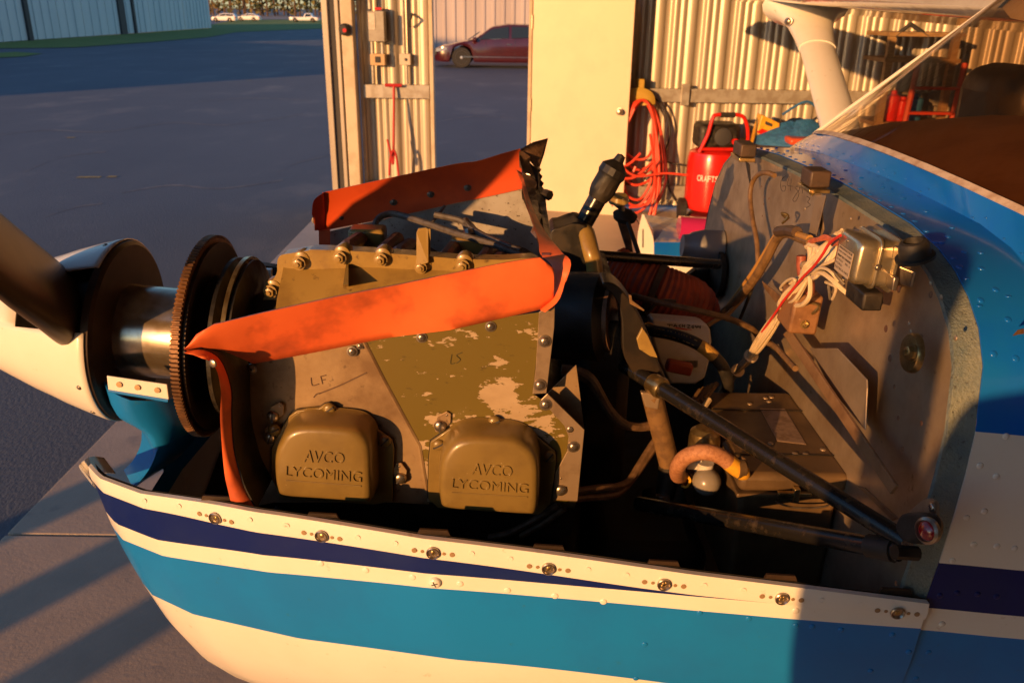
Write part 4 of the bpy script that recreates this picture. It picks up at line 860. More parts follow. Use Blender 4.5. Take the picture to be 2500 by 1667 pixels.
# near seal strip
up = [(452, 853, .868), (478, 818, .868), (521, 793, .870), (640, 764, .885), (829, 723, .902), (980, 694, .912), (1130, 663, .915), (1235, 642, .92), (1318, 629, .925), (1352, 657, .93)]
lo_ = [(455, 858, .868), (490, 850, .872), (545, 858, .892), (620, 886, .922), (882, 838, .938), (990, 820, .938), (1100, 803, .938), (1210, 780, .938), (1318, 758, .938), (1352, 732, .938)]
def lin(pts, n):
    return [a.lerp(b, k / n) for a, b in zip(pts, pts[1:]) for k in range(n)] + [pts[-1]]
U_ = lin([onY(*p) for p in up], 6); L_ = lin([onY(*p) for p in lo_], 6)
seal_rows = []
for f in (0, .12, .3, .5, .7, .88, 1):
    seal_rows.append([a.lerp(b, f) + V((0, -.004 * math.sin(math.pi * f) * (.6 + .9 * math.sin(16 * a.x + 1.0)) + .003 * f * math.sin(31 * a.x) , .003 * math.sin(math.pi * f))) for a, b in zip(U_, L_)])
MB().sheet(seal_rows, .0038, off=V((0, 1, 0))).build('baffle_seal', ORANGE, air, smooth=70)
# front strip: the seal that turns down the front edge
fl_ = [(115, 178, .868), (190, 205, .864), (255, 232, .860), (293, 290, .858), (312, 400, .858), (308, 530, .858), (318, 700, .860), (333, 850, .866), (350, 930, .870), (372, 1022, .872)]
fr_ = [(130, 168, .868), (215, 165, .876), (290, 205, .880), (335, 285, .880), (366, 400, .878), (366, 530, .876), (378, 700, .876), (410, 830, .876), (440, 920, .876), (500, 1032, .876)]
A_ = cr(ty('E', fl_, .92), 4); B_ = cr(ty('E', fr_, .93), 4)
fs_ = MB().sheet([A_, [a.lerp(b, .35) + V((0, -.005, 0)) for a, b in zip(A_, B_)], [a.lerp(b, .7) + V((0, -.006, 0)) for a, b in zip(A_, B_)], B_], .003, off=V((.3, .95, 0))).build('front_seal', ORANGE, air, smooth=70)
place('rivet', RIV_S, onY(*px('E', 268, 240), .858), V((-.3, -1, .1)), .005, fs_)
# front baffle wall behind it
fb = ty('E', [(340, 290, .94), (380, 300, 1.0), (380, 1080, 1.0), (370, 1030, .94)], .94); MB().prism([V((-.325, .95, 1.40)), V((-.325, 1.2, 1.42)), V((-.325, 1.2, 1.26)), V((-.325, .95, 1.26))], (.002, 0, 0)).build('front_baffle', BLACK, air, smooth=0)
MB().sheet([B_, [V((max(q.x, -.335), .945, q.z)) for q in B_]], .002, off=V((1, 0, 0))).build('front_baffle_return', BLACK, air, smooth=50)
# aft corner fold of the seal
cpoly = [(1304, 542, 1.13), (1350, 592, 1.03), (1394, 645, .95), (1362, 726, .935), (1340, 748, .932), (1319, 758, .93), (1345, 738, .934), (1352, 720, .938), (1354, 653, .945), (1338, 640, .96), (1323, 618, .99)]
r0 = cr([onY(*p) for p in [(1275, 425, 1.50), (1278, 462, 1.38), (1290, 505, 1.25), (1304, 545, 1.14), (1318, 590, 1.04), (1322, 622, .99), (1353, 655, .955), (1353, 722, .942), (1322, 757, .938)]], 4)
r1 = cr([onY(*p) for p in [(1262, 415, 1.50), (1285, 470, 1.38), (1305, 520, 1.25), (1330, 563, 1.14), (1352, 592, 1.04), (1372, 616, .985), (1394, 646, .945), (1363, 726, .935), (1322, 759, .933)]], 4)
MB().sheet([r0, [a.lerp(b, .5) + V((.004, -.006, 0)) for a, b in zip(r0, r1)], r1], .003, off=V((-.5, .85, 0))).build('corner_seal', ORANGE, air, smooth=50)
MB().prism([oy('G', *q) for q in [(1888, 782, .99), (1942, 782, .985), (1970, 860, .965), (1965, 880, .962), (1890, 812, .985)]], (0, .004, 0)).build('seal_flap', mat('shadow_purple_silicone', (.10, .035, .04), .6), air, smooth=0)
# aft baffle: crumpled dark sheet and stiff flap
ab0 = [oy('G', *q) for q in [(1750, 118, 1.64), (1748, 180, 1.60), (1775, 300, 1.52), (1765, 400, 1.42), (1800, 500, 1.30), (1845, 610, 1.18), (1890, 790, 1.02)]]
ab1 = [oy('G', *q) for q in [(1800, 190, 1.64), (1835, 260, 1.60), (1850, 330, 1.52), (1862, 440, 1.42), (1880, 540, 1.30), (1905, 640, 1.18), (1950, 700, 1.05)]]
ab2 = [oy('G', *q) for q in [(1860, 245, 1.62), (1876, 300, 1.56), (1900, 400, 1.50), (1915, 470, 1.40), (1930, 560, 1.30), (1942, 640, 1.18), (1955, 700, 1.06)]]
BRN = mat('brown_crumpled_foil', (.20, .115, .06), .42, .3, col2=(.10, .055, .03), ns=16, bump=.6, bs=28, bd=.01)
abm = [a.lerp(b, .5) + V((.012 * (-1) ** i, -.02, 0)) for i, (a, b) in enumerate(zip(ab0, ab1))]
MB().sheet([cr(ab0, 3), cr(abm, 3), cr(ab1, 3)], .002, off=V((-.7, .7, 0))).build('aft_baffle', BRN, air, smooth=40)
MB().sheet([cr(ab1, 3), cr(ab2, 3)], .004, off=V((-.7, .7, 0))).build('aft_baffle_edge', BLACK, air, smooth=40)
MB().prism([oy('G', *q) for q in [(1752, 116, 1.64), (1835, 70, 1.66), (1920, 48, 1.68), (1895, 150, 1.66), (1860, 252, 1.63)]], (.003, .004, 0)).build('baffle_corner_flap', BRN, air, smooth=0)
jag = []
for i in range(9): jag.append((1866 + (i % 2) * 16 + i * 4, 225 + i * 22, 1.58))
MB().prism([oy('G', *q) for q in [(1862, 240, 1.58)] + jag + [(1925, 560, 1.4), (1950, 700, 1.1), (1905, 640, 1.15), (1870, 430, 1.45)]], (0, .004, 0)).build('torn_edge', BLACK, air, smooth=0)
MB().tube([onY(*px('G', 1905, 400), 1.47), onY(*px('G', 1940, 412), 1.46)], .009, 7).build('bolt', BLACK, air)
# far-side baffle with its seal
YF = 1.66
up = [(761, 523, 1.61), (766, 490, 1.60), (788, 472, 1.61), (803, 467, 1.62), (955, 434, 1.63), (1109, 401, 1.63), (1163, 394, 1.63), (1220, 377, 1.63), (1270, 363, 1.63)]
lw = [(768, 563, 1.62), (775, 563, 1.63), (790, 563, 1.645), (807, 560, 1.65), (955, 531, 1.655), (1109, 497, 1.655), (1163, 486, 1.655), (1220, 474, 1.655), (1276, 461, 1.655)]
U_ = cr([onY(*p) for p in up], 5); L_ = cr([onY(*p) for p in lw], 5)
SCR_D = screw_mesh('screw', mat('dull_zinc', (.12, .10, .085), .45, .6), 'cross')
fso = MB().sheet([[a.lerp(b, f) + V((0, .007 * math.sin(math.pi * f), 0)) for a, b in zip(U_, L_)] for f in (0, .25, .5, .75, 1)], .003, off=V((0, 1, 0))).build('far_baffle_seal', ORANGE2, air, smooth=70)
for x, y in ((612, 550), (942, 452), (1180, 402), (1415, 360), (445, 570)): place('screw', SCR_D, onY(*px('G', x, y), 1.652), V((0, -1, .1)), .0056, fso)
place('screw', SCR, onY(*px('G', 1795, 300), 1.54), V((-.3, -1, .1)), .006, fso)
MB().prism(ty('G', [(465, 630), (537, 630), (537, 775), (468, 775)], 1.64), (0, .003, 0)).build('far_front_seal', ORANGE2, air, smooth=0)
MB().prism(ty('G', [(535, 640), (1770, 366), (1850, 600), (1900, 830), (1850, 900), (530, 900)], YF), (0, .002, 0)).build('far_baffle', FARMET, air, smooth=0)
# ---- crankcase -------------------------------------------------
yk = 1.262
ck = MB().prism(cr(ty('G', [(430, 757), (400, 762), (300, 778), (232, 790), (205, 815), (200, 860), (196, 910), (150, 985), (120, 1050), (80, 1160), (60, 1330), (700, 1330), (1400, 1200), (1900, 1150), (1885, 838), (1640, 822), (1400, 818), (1170, 800), (900, 780), (660, 765)], yk), 3, True), (0, .03, 0)).build('crankcase', GOLD, air, smooth=30, bevel=.003, seg=3)
# sloping half of the case nearer the camera
ra = ty('G', [(240, 870), (330, 880), (500, 880), (760, 870), (1000, 880), (1250, 890), (1500, 900), (1850, 900)], yk)
rb = [p + V((0, -.05, -.035)) for p in ra]; rcx = [p + V((0, -.11, -.10)) for p in ra]; rd = [p + V((-.01, -.14, -.22)) for p in ra]
MB().sheet([cr(ra, 3), cr(rb, 3), cr(rcx, 3), cr(rd, 3)], .004, off=V((0, .7, -.7))).build('case_half', GOLD, ck, smooth=60)
for x, y in ():
    p = onY(*px('G', x, y), 1.20)
    MB().lathe([(-.03, .035), (.0, .034), (.008, .028), (.010, .01)], p, V((-.1, -.5, .7)), 18).build('boss', GOLD, ck)
MB().hexa([onY(*px('G', 640, 850), 1.255), onY(*px('G', 655, 850), 1.255), onY(*px('G', 655, 980), 1.19), onY(*px('G', 620, 980), 1.19)], [onY(*px('G', 640, 850), 1.27), onY(*px('G', 655, 850), 1.27), onY(*px('G', 655, 1000), 1.26), onY(*px('G', 620, 1000), 1.26)]).build('rib', GOLD, ck, smooth=0)
for x, y, s_ in ((605, 800, 1), (865, 812, 1), (1120, 862, .9), (1385, 852, 1), (345, 835, 1), (165, 1015, 1)):
    p = onY(*px('G', x, y), yk)
    MB().lathe([(-.012, .0135), (.0, .0145), (.006, .013), (.008, .009)], p + V((.003, .006, .004)), V((-.1, -1, -.1)), 16).build('bolt_boss', GOLD, ck)
    place('bolt', HEXG, p + V((0, -.008, 0)), V((-.1, -1, 0)), .0068 * s_, ck)
ey = ty('G', [(1088, 868, yk - .012), (1088, 650, yk - .004), (1100, 622, yk), (1150, 618, yk), (1166, 625, yk), (1166, 840, yk - .012)], yk)
MB().prism(ey, (0, .004, 0)).build('lifting_strap', GOLD, ck, smooth=0, bevel=.001)
MB().prism([onY(*px('G', 1166, 625), yk), onY(*px('G', 1166, 780), yk), onY(*px('G', 1160, 780), yk + .03), onY(*px('G', 1160, 620), yk + .03)], (.003, 0, 0)).build('strap_side', GOLD, ck, smooth=0)
# cylinders: near pair hidden under the seal, far pair behind the case
ALUC = mat('cylinder_dirty', (.05, .042, .036), .6, col2=(.03, .025, .02), ns=30)
def finned(o, ax, L, r, par, name='cylinder'):
    pr = [(0, r * .8)]; k = 0; h = .0
    while h < L: pr += [(h, r * .8), (h + .001, r), (h + .004, r), (h + .005, r * .8)]; h += .011
    MB().lathe(pr + [(L, .01)], o, ax, 28).build(name, ALUC, par, smooth=20)
for x in (-.215, -.03):
    finned(V((x, 1.18, 1.385)), V((0, -1, 0)), .19, .074, air); finned(V((x + .02, 1.34, 1.40)), V((0, 1, 0)), .26, .078, air)
TUBEB = mat('rusty_push_tube', (.17, .07, .04), .5, col2=(.09, .04, .025), ns=30)
for a, b, c, d in ((440, 500, 600, 390), (780, 560, 930, 420), (1400, 620, 1520, 470), (1780, 640, 1880, 490), (950, 560, 1060, 480), (1930, 640, 2010, 560)):
    MB().tube([onY(*px('Q', a, b + 60), 1.36), onY(*px('Q', a, b), 1.38), onY(*px('Q', c, d), 1.52)], .0135, 10).build('push_tube', TUBEB, air)
for x, y, w_ in ((640, 440, 90), (1640, 520, 95)):
    MB().box((-.032, -.02, -.03), (.032, .03, .025), M=Matrix.Translation(onY(*px('Q', x, y), 1.50))).build('rocker_box', GOLD, air, bevel=.006)
# ignition leads on the far side
LEAD = mat('grey_braided_lead', (.10, .09, .085), .5, col2=(.06, .052, .048), ns=90)
for pts in ([(700, 380, 1.52), (705, 290, 1.53), (760, 205, 1.55), (870, 170, 1.56), (1000, 195, 1.55), (1200, 260, 1.52), (1450, 345, 1.49), (1700, 420, 1.46), (1900, 480, 1.44), (2180, 590, 1.42)],
            [(1630, 360, 1.53), (1600, 240, 1.55), (1650, 275, 1.55), (1720, 350, 1.52), (1900, 440, 1.46), (2150, 540, 1.43)], [(1300, 180, 1.56), (1560, 240, 1.55), (1680, 330, 1.53), (1850, 420, 1.48)], [(1270, 260, 1.60), (1330, 190, 1.61), (1400, 95, 1.63)]):
    MB().tube(cr([oy('Q', *p) for p in pts], 5), .0062 if pts[0][0] != 1270 else .003, 8).build('ignition_lead', LEAD, air)
for a, b in (((690, 395), (705, 300)), ((1640, 380), (1632, 330))): MB().tube([onY(*px('Q', *a), 1.515), onY(*px('Q', *b), 1.52)], [.011, .009], 10).build('lead_sleeve', STEEL, air)
# dark engine block filling the bay under the baffles
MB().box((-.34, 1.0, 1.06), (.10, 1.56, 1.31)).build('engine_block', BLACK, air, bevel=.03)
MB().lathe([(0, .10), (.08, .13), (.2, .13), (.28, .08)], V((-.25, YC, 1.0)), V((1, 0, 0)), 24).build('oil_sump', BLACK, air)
# ---- firewall and front fuselage ------------------------------------------
def skp(z, x, y): return onP(*px(z, x, y), P_SK, FWD)
def bz(x, y, z): return V((x, y, z))
near_side = [skp('M', 1300, 1110), skp('M', 1318, 1150), skp('M', 1400, 882), skp('M', 1450, 700), skp('M', 1540, 400), skp('M', 1590, 150), skp('M', 1595, 122), skp('M', 1610, 0)]
top_ = [skp('I', *q) for q in [(2000, 1567), (1960, 1300), (1860, 1000), (1680, 740), (1500, 560), (1250, 420), (820, 190), (410, 35)]]
# regular outline in (y, z); near edge y ~ .78
zs1 = skp('M', 1255, 1240).z; zs2 = skp('M', 1318, 1150).z; zs3 = skp('M', 1398, 882).z; zs4 = skp('M', 1600, 122).z
OUT = [(.90, .98), (.83, 1.03), (.797, 1.12), (.789, 1.2), (.787, zs1), (.787, zs2), (.784, zs3), (.783, 1.40), (.785, 1.45), (.790, zs4), (.797, 1.52), (.810, 1.563), (.836, 1.595), (.870, 1.618), (.91, 1.636), (.958, 1.649), (1.034, 1.659), (1.147, 1.662), (1.28, 1.664), (1.405, 1.662), (1.60, 1.655), (1.763, 1.643), (1.85, 1.62), (1.90, 1.592), (1.95, 1.54), (1.975, 1.47), (1.985, 1.39), (1.985, 1.25), (1.96, 1.1), (1.90, .98)]
def onb(y, z, plane): return V((plane.x + (z - plane.z) * math.tan(PT), y, z))
O0 = [onb(y, z, P_SK) for y, z in OUT]
yc2 = (.783 + 1.985) / 2
def shrink(p, d):
    c = V((0, yc2 - p.y, 1.35 - p.z)); 
    k = V((0, max(-1, min(1, c.y / .5)), max(-1, min(1, c.z / .28)))); 
    return p + (k.normalized() if k.length > 1 else k) * d
J0 = [shrink(p, .0006) + FWD * .0 for p in O0]; J1 = [shrink(p, .005) + FWD * .012 for p in O0]; J2 = [shrink(p, .007) + FWD * .0255 for p in O0]; J3 = [shrink(p, .012) + FWD * .0265 for p in O0]
MB().sheet([J0, J1, J2, J3], 0).build('flange', SEALANT, air, smooth=50)
fwo = MB().prism([shrink(p, .009) + FWD * .0255 for p in O0], -FWD * .002).build('firewall', FIREW, air, smooth=0)
# skin of the boot cowl, aft from its front edge
AFT = -FWD
def skinring(d, fl, up=0): 
    r = []
    for p in O0:
        c = V((0, p.y - yc2, 0)); top = max(0, min(1, (p.z - 1.60) / .045))
        r.append(p + AFT * d + V((0, (1 if c.y > 0 else -1) * fl * (1 - top), up * top)))
    return r
def smi(i, j):
    z0 = (OUT[j][1] + OUT[j+1][1]) / 2; y0 = (OUT[j][0] + OUT[j+1][0]) / 2
    if z0 > zs4: return 2
    if z0 > zs3: return 0
    if z0 > zs2: return 3
    if z0 > zs1: return 0
    return 1
deck_end = [j for j, q in enumerate(OUT) if q[1] > 1.60]
R_sk = [skinring(0, 0), skinring(.03, .001, .002), skinring(.085, .004, .006)]
sk = MB().sheet(R_sk, .0015, smi).build('boot_cowl', [WHITE, TEAL, BLUE, NAVY], air, smooth=50)
# crease bead and the panel up to the windscreen
MB().tube([p + V((0, 0, .0005)) for p in R_sk[2][10:24]], .0018, 6).build('seam', BLUE, sk)
def wsb(y):                                   # windscreen foot line
    s_ = (y - 1.33) / .47; return V((.572 + .05 * s_ * s_, y, 1.702 - .034 * s_ * s_))
W2 = []
for p in R_sk[2]:
    top = p.z > 1.615
    W2.append(wsb(max(.86, min(1.82, p.y))) if top else p + AFT * .12 + V((0, -.012 if p.y < 1.3 else .012, 0)))
W2m = [a.lerp(b, .5) + V((0, 0, .003)) for a, b in zip(R_sk[2], W2)]
W3 = [p + AFT * .7 + V((0, (-.03 if p.y < 1.3 else .03), .02)) for p in R_sk[2]]
MB().sheet([R_sk[2], W2m, W2], .0015, smi).build('cowl_deck', [WHITE, TEAL, BLUE, NAVY], air, smooth=50)
jn = [j for j, q in enumerate(OUT) if q[1] <= 1.60]
MB().sheet([[W2[j] for j in range(0, 13)], [W3[j] for j in range(0, 13)]], .0015, lambda i, j: smi(i, j)).build('fuselage_side', [WHITE, TEAL, BLUE, NAVY], air, smooth=50)
MB().sheet([[W2[j] for j in range(23, 30)], [W3[j] for j in range(23, 30)]], .0015, lambda i, j: smi(i, j + 23)).build('fuselage_side', [WHITE, TEAL, BLUE, NAVY], air, smooth=50)
MB().prism([W3[0] + V((0, 0, 0)), W3[0] + AFT * 1.6 + V((0, 0, .1)), W3[12] + AFT * 1.6, W3[12]], (0, .002, 0)).build('cabin_side', WHITE, air, smooth=0)
MB().prism([W3[29], W3[29] + AFT * 1.6 + V((0, 0, .1)), W3[23] + AFT * 1.6, W3[23]], (0, .002, 0)).build('cabin_side', WHITE, air, smooth=0)
MB().sheet([[O0[0], O0[-1]], [W3[0] + AFT * 1.6, W3[-1] + AFT * 1.6]], .002).build('belly', WHITE, air, smooth=0)
# rivets over the deck: on the real surface rings
def ringpt(ring, y):
    for a, b in zip(ring, ring[1:]):
        if min(a.y, b.y) <= y <= max(a.y, b.y) and a.z > 1.58 and b.z > 1.58 and abs(a.y - b.y) > 1e-6: return a.lerp(b, (y - a.y) / (b.y - a.y))
    return None
for k in range(26):
    y = .86 + k * .037
    for t, off, s_ in ((.10, 0, .0036), (.52, .012, .0036), (1.10, .006, .0030), (1.32, .02, .0030)):
        a = ringpt(R_sk[0], y + off); b = ringpt(R_sk[2], y + off); c_ = ringpt(W2, y + off)
        if not (a and b) or (t > 1 and not c_): continue
        if t in (.52,) and k % 2: continue
        p = a.lerp(b, t) if t <= 1 else b.lerp(c_, t - 1)
        place('rivet', RIV_B, p + V((random.uniform(-.002, .002), 0, .0015)), V((-.06, 0, 1)), s_, sk)
from mathutils.geometry import intersect_ray_tri
SKG = [R_sk[0], R_sk[1], R_sk[2], W2, W3]
def skin_hit(u, v):
    d = ray(u, v).normalized(); best = None
    for r0_, r1_ in zip(SKG, SKG[1:]):
        for j_ in range(len(r0_) - 1):
            q = (r0_[j_], r0_[j_+1], r1_[j_+1], r1_[j_])
            for t in ((0, 1, 2), (0, 2, 3)):
                h = intersect_ray_tri(q[t[0]], q[t[1]], q[t[2]], d, CAM, True)
                if h is not None and (best is None or (h - CAM).length < (best[0] - CAM).length):
                    n = (q[1] - q[0]).cross(q[3] - q[0]).normalized(); best = (h, n if n.dot(CAM - h) > 0 else -n)
    return best
for m_, s_, lst in ((RIV_W, .0037, (('M', 1773, 150), ('M', 1625, 317), ('M', 1718, 380), ('M', 1650, 578), ('M', 1548, 615), ('M', 1590, 768), ('M', 1722, 778), ('M', 1823, 790), ('M', 1465, 860), ('M', 1408, 1222))),
                    (RIV_N, .0037, (('M', 1493, 1045), ('M', 1610, 1052), ('M', 1720, 1066), ('M', 1395, 1060))), (RIV_T, .0035, (('M', 1330, 1385), ('M', 1260, 1535))),
                    (RIV_B, .0038, (('I', 1980, 878), ('I', 2080, 1025), ('I', 1975, 1098), ('I', 2165, 1232), ('I', 2065, 1468), ('I', 2218, 1500), ('I', 1862, 763), ('I', 1830, 868), ('I', 1668, 697), ('I', 1750, 657)))):
    for z, x, y in lst:
        h = skin_hit(*px(z, x, y))
        if h: place('rivet', m_, h[0] + h[1] * .0015, h[1], s_, sk)
# paint chip with a light edge at the far right
MB().prism([onY(*px('I', *q), .779) for q in [(2205, 1340), (2240, 1300), (2281, 1290), (2281, 1325), (2240, 1330)]], (0, .001, 0)).build('paint_chip', BRN, sk, smooth=0)
# ---- windscreen, glareshield, cabin ---------------------------------------
GLS = bpy.data.materials.new('windscreen_acrylic'); GLS.use_nodes = True
n_ = GLS.node_tree.nodes; l_ = GLS.node_tree.links; n_.remove(n_['Principled BSDF'])
tr_ = n_.new('ShaderNodeBsdfTransparent'); tr_.inputs[0].default_value = (.60, .48, .36, 1); gl_ = n_.new('ShaderNodeBsdfGlossy'); gl_.inputs['Roughness'].default_value = .03; gl_.inputs[0].default_value = (.9, .9, .9, 1)
ge_ = n_.new('ShaderNodeNewGeometry'); dt_ = n_.new('ShaderNodeVectorMath'); dt_.operation = 'DOT_PRODUCT'; l_.new(ge_.outputs['Incoming'], dt_.inputs[0]); l_.new(ge_.outputs['Normal'], dt_.inputs[1])
def mth(op, a, b=None):
    q_ = n_.new('ShaderNodeMath'); q_.operation = op
    for i_, t_ in enumerate((a, b)):
        if t_ is None: continue
        if isinstance(t_, (int, float)): q_.inputs[i_].default_value = t_
        else: l_.new(t_, q_.inputs[i_])
    return q_.outputs[0]
fr_n = mth('ADD', mth('MULTIPLY', mth('POWER', mth('SUBTRACT', 1.0, mth('ABSOLUTE', dt_.outputs['Value'])), 5.0), .9), .06)    # Schlick reflectance
mx_ = n_.new('ShaderNodeMixShader'); l_.new(fr_n, mx_.inputs[0]); l_.new(tr_.outputs[0], mx_.inputs[1]); l_.new(gl_.outputs[0], mx_.inputs[2]); l_.new(mx_.outputs[0], n_['Material Output'].inputs[0])
ysw = [.84, .9, 1.0, 1.1, 1.2, 1.33, 1.45, 1.55, 1.65, 1.72, 1.77, 1.80]
def ws(y, t):
    b = wsb(y); s_ = (y - 1.33) / .47
    return b + V((.31 * t, 0, .25 * t + .05 * t * (1 - s_ * s_)))
wsc = MB().sheet([[ws(y, t) for y in ysw] for t in (0, .2, .4, .6, .8, 1.0, 1.2)], 0).build('windscreen', GLS, air, smooth=60)
edge = [ws(1.80, t) for t in (0, .2, .4, .6, .8, 1, 1.2)]
MB().tube(edge, .0045, 8).build('windscreen_post', WHITE, air)
TRIM = mat('aged_white_trim', (.62, .52, .44), .5, col2=(.45, .33, .25), ns=30)
MB().sheet([[wsb(y) + V((-.003, 0, .001)) for y in ysw], [wsb(y) + V((.001, 0, .0035)) for y in ysw], [wsb(y) + V((.005, 0, .006)) for y in ysw]], .002).build('windscreen_retainer', TRIM, air, smooth=60)
GLARE = mat('brown_glareshield', (.24, .12, .06), .55, col2=(.19, .09, .045), ns=12, bump=.3, bs=120)
MB().sheet([[wsb(y) + V((.012, 0, -.004)) for y in ysw], [wsb(y) + V((.12, 0, .012 + .02 * (1 - ((y - 1.33) / .47) ** 2))) for y in ysw], [wsb(y) + V((.26, 0, .018 + .03 * (1 - ((y - 1.33) / .47) ** 2))) for y in ysw], [wsb(y) + V((.27, 0, -.12)) for y in ysw]], .003).build('glareshield', GLARE, air, smooth=40)
MB().prism([V((.70, 1.50, 1.722)), V((.78, 1.42, 1.732)), V((.76, 1.30, 1.735)), V((.68, 1.38, 1.727))], (0, 0, .003)).build('glareshield_pad', GLARE, air, smooth=0)
p = onP(*px('C', 2275, 590), V((.95, YC, 1.8)), V((-1, 0, 0)))
MB().box((-.06, -.12, -.13), (.06, .12, .13), M=Matrix.Translation(onX(2450, 330, .95))).build('seat_back', BLACK, air, bevel=.05, seg=3)
MB().box((-.06, -.12, -.13), (.06, .12, .13), M=Matrix.Translation(V((1.1, 1.02, 1.72)))).build('seat_back', BLACK, air, bevel=.05, seg=3)
MB().tube(cr([V((.86, 1.06, 1.72)), V((.84, 1.10, 1.76)), V((.84, 1.2, 1.77)), V((.86, 1.25, 1.72))], 5), .012, 8).build('control_yoke', BLACK, air)
MB().box((1.2, .86, 1.2), (2.4, 1.80, 1.25)).build('cabin_floor', GLARE, air, smooth=0)
# ---- wings and far strut ---------------------------------------
WUND = mat('wing_underside_gloss', (.62, .60, .56), .10, coat=1.0, col2=(.55, .52, .48), ns=3, bump=.25, bs=3.2, bd=.03)
def wing(y0, y1, nm):
    le, te = 0.98, 2.5; rows_ = []
    for y in (y0, (y0 + y1) / 2, y1):
        rise = abs(y - YC) * .03
        sec = [(le, 1.985), (le + .02, 2.02), (le + .12, 2.075), (le + .45, 2.11), (te - .4, 1.97), (te, 1.82), (te - .5, 1.862), (le + .5, 1.925), (le + .1, 1.953), (le + .02, 1.966)]
        rows_.append([V((x, y, z + rise - .085)) for x, z in sec])
    MB().rings(rows_).build(nm, WUND, air, smooth=40)
wing(1.84, 6.9, 'wing'); wing(.78, -4.3, 'wing')
MB().box((1.04, .79, 1.885), (2.5, 1.83, 1.99)).build('cabin_roof', WHITE, air, bevel=.02)
s_t = onY(1972, 40, 3.6); s_b = onY(2049, 305, 2.88); sdv = (s_b - s_t)
sr = [s_t - sdv * .02, s_t + sdv * .25, s_t + sdv * .6, s_b, s_t + sdv * 2.4]
def ell(c, d, a, b):
    d = d.normalized(); x = V((1, 0, 0)); x = (x - d * x.dot(d)).normalized(); y = d.cross(x)
    return [c + x * (math.cos(t) * a) + y * (math.sin(t) * b) for t in [2*math.pi*k/20 for k in range(20)]]
MB().rings([ell(c, sdv, .065, .032) for c in sr]).build('wing_strut', WHITE, air, smooth=60)
MB().rings([ell(s_t - sdv * .10, sdv, .17, .09), ell(s_t - sdv * .03, sdv, .125, .065), ell(s_t + sdv * .08, sdv, .09, .046), ell(s_t + sdv * .22, sdv, .076, .040), ell(s_t + sdv * .34, sdv, .069, .036)]).build('strut_fairing', WHITE, air, smooth=60)
place('screw', SCR, s_t + sdv * .06 + V((-.1, -.06, 0)), V((-.6, -.8, 0)), .012, air)
# main wheel legs so the aircraft stands
for sgn in (-1, 1):
    yy = YC + sgn * 1.15; MB().tube(cr([V((1.6, YC + sgn * .4, 1.02)), V((1.65, YC + sgn * .8, .7)), V((1.7, yy - sgn * .08, .22))], 5), .03, 8).build('gear_leg', WHITE, air)
    MB().lathe([(-.08, .1), (-.08, .19), (-.04, .2), (.04, .2), (.08, .19), (.08, .1)], V((1.7, yy, .22)), V((0, 1, 0)), 28).build('main_wheel', RUBBER, air)
MB().tube([V((.3, YC, .95)), V((.12, YC, .2))], .035, 10).build('nose_strut', WHITE, air); MB().lathe([(-.06, .08), (-.06, .165), (0, .178), (.06, .165), (.06, .08)], V((.1, YC, .2)), V((0, 1, 0)), 28).build('nose_wheel', RUBBER, air)

# ---- on the firewall -----------------------------------------------------
def fb(z, x, y, off=.026): return fwp(*px(z, x, y), off)      # .026 = just on the firewall's face
K_ = .0002
scrib([[(620, 225), (590, 260), (590, 320), (612, 335), (622, 300), (598, 300)], [(650, 230), (632, 290), (668, 300)], [(662, 250), (655, 330)], [(712, 300), (690, 310), (715, 350), (690, 405), (672, 390), (712, 330), (722, 300)], [(742, 290), (738, 350)], [(768, 370), (790, 385), (775, 410), (795, 430), (765, 450)]], 'I', 0, .00045, fwo, INK, fn=lambda u, v: fwp(u, v, .0262))
# bright vertical stiffener
MB().hexa([fb('I', 745, 870), fb('I', 790, 870), fb('I', 910, 360), fb('I', 835, 360)], [fb('I', 738, 862, .038), fb('I', 786, 862, .038), fb('I', 906, 360, .040), fb('I', 830, 360, .040)]).build('stiffener', STRIP, air, smooth=0, bevel=.002)
MB().hexa([fb('I', 535, 260), fb('I', 548, 262), fb('I', 556, 150), fb('I', 545, 150)], [fb('I', 535, 260, .035), fb('I', 548, 262, .035), fb('I', 556, 150, .035), fb('I', 545, 150, .035)]).build('angle_clip', STRIP, air, smooth=0)
# diagonal brace strips at the lower firewall
BRCM = mat('tan_brace_metal', (.28, .17, .09), .5, .3, col2=(.18, .10, .05), ns=20)
def strip(pts, off, th, m, name):
    a = [fb(z, x, y, off) for z, x, y in pts]; return MB().prism(a, FWD * th).build(name, m, air, smooth=0, bevel=.0008)
strip([('I', 620, 1330), ('I', 665, 1290), ('J', 1990, 790), ('J', 1955, 838)], .040, .004, BRCM, 'diagonal_brace')
strip([('J', 1480, 0), ('J', 1640, 0), ('J', 1810, 180), ('J', 1812, 230), ('J', 1800, 470), ('J', 1600, 230)], .030, .002, FIREW, 'firewall_patch')  # raised plate standing in for a sunlit area of the firewall
strip([('I', 460, 955), ('I', 690, 1140), ('I', 680, 1200), ('I', 560, 1110), ('I', 480, 1010)], .029, .002, BRCM, 'firewall_patch')
strip([('J', 1760, 790), ('J', 1800, 800), ('J', 1990, 975), ('J', 1960, 990)], .034, .003, BRCM, 'diagonal_brace')
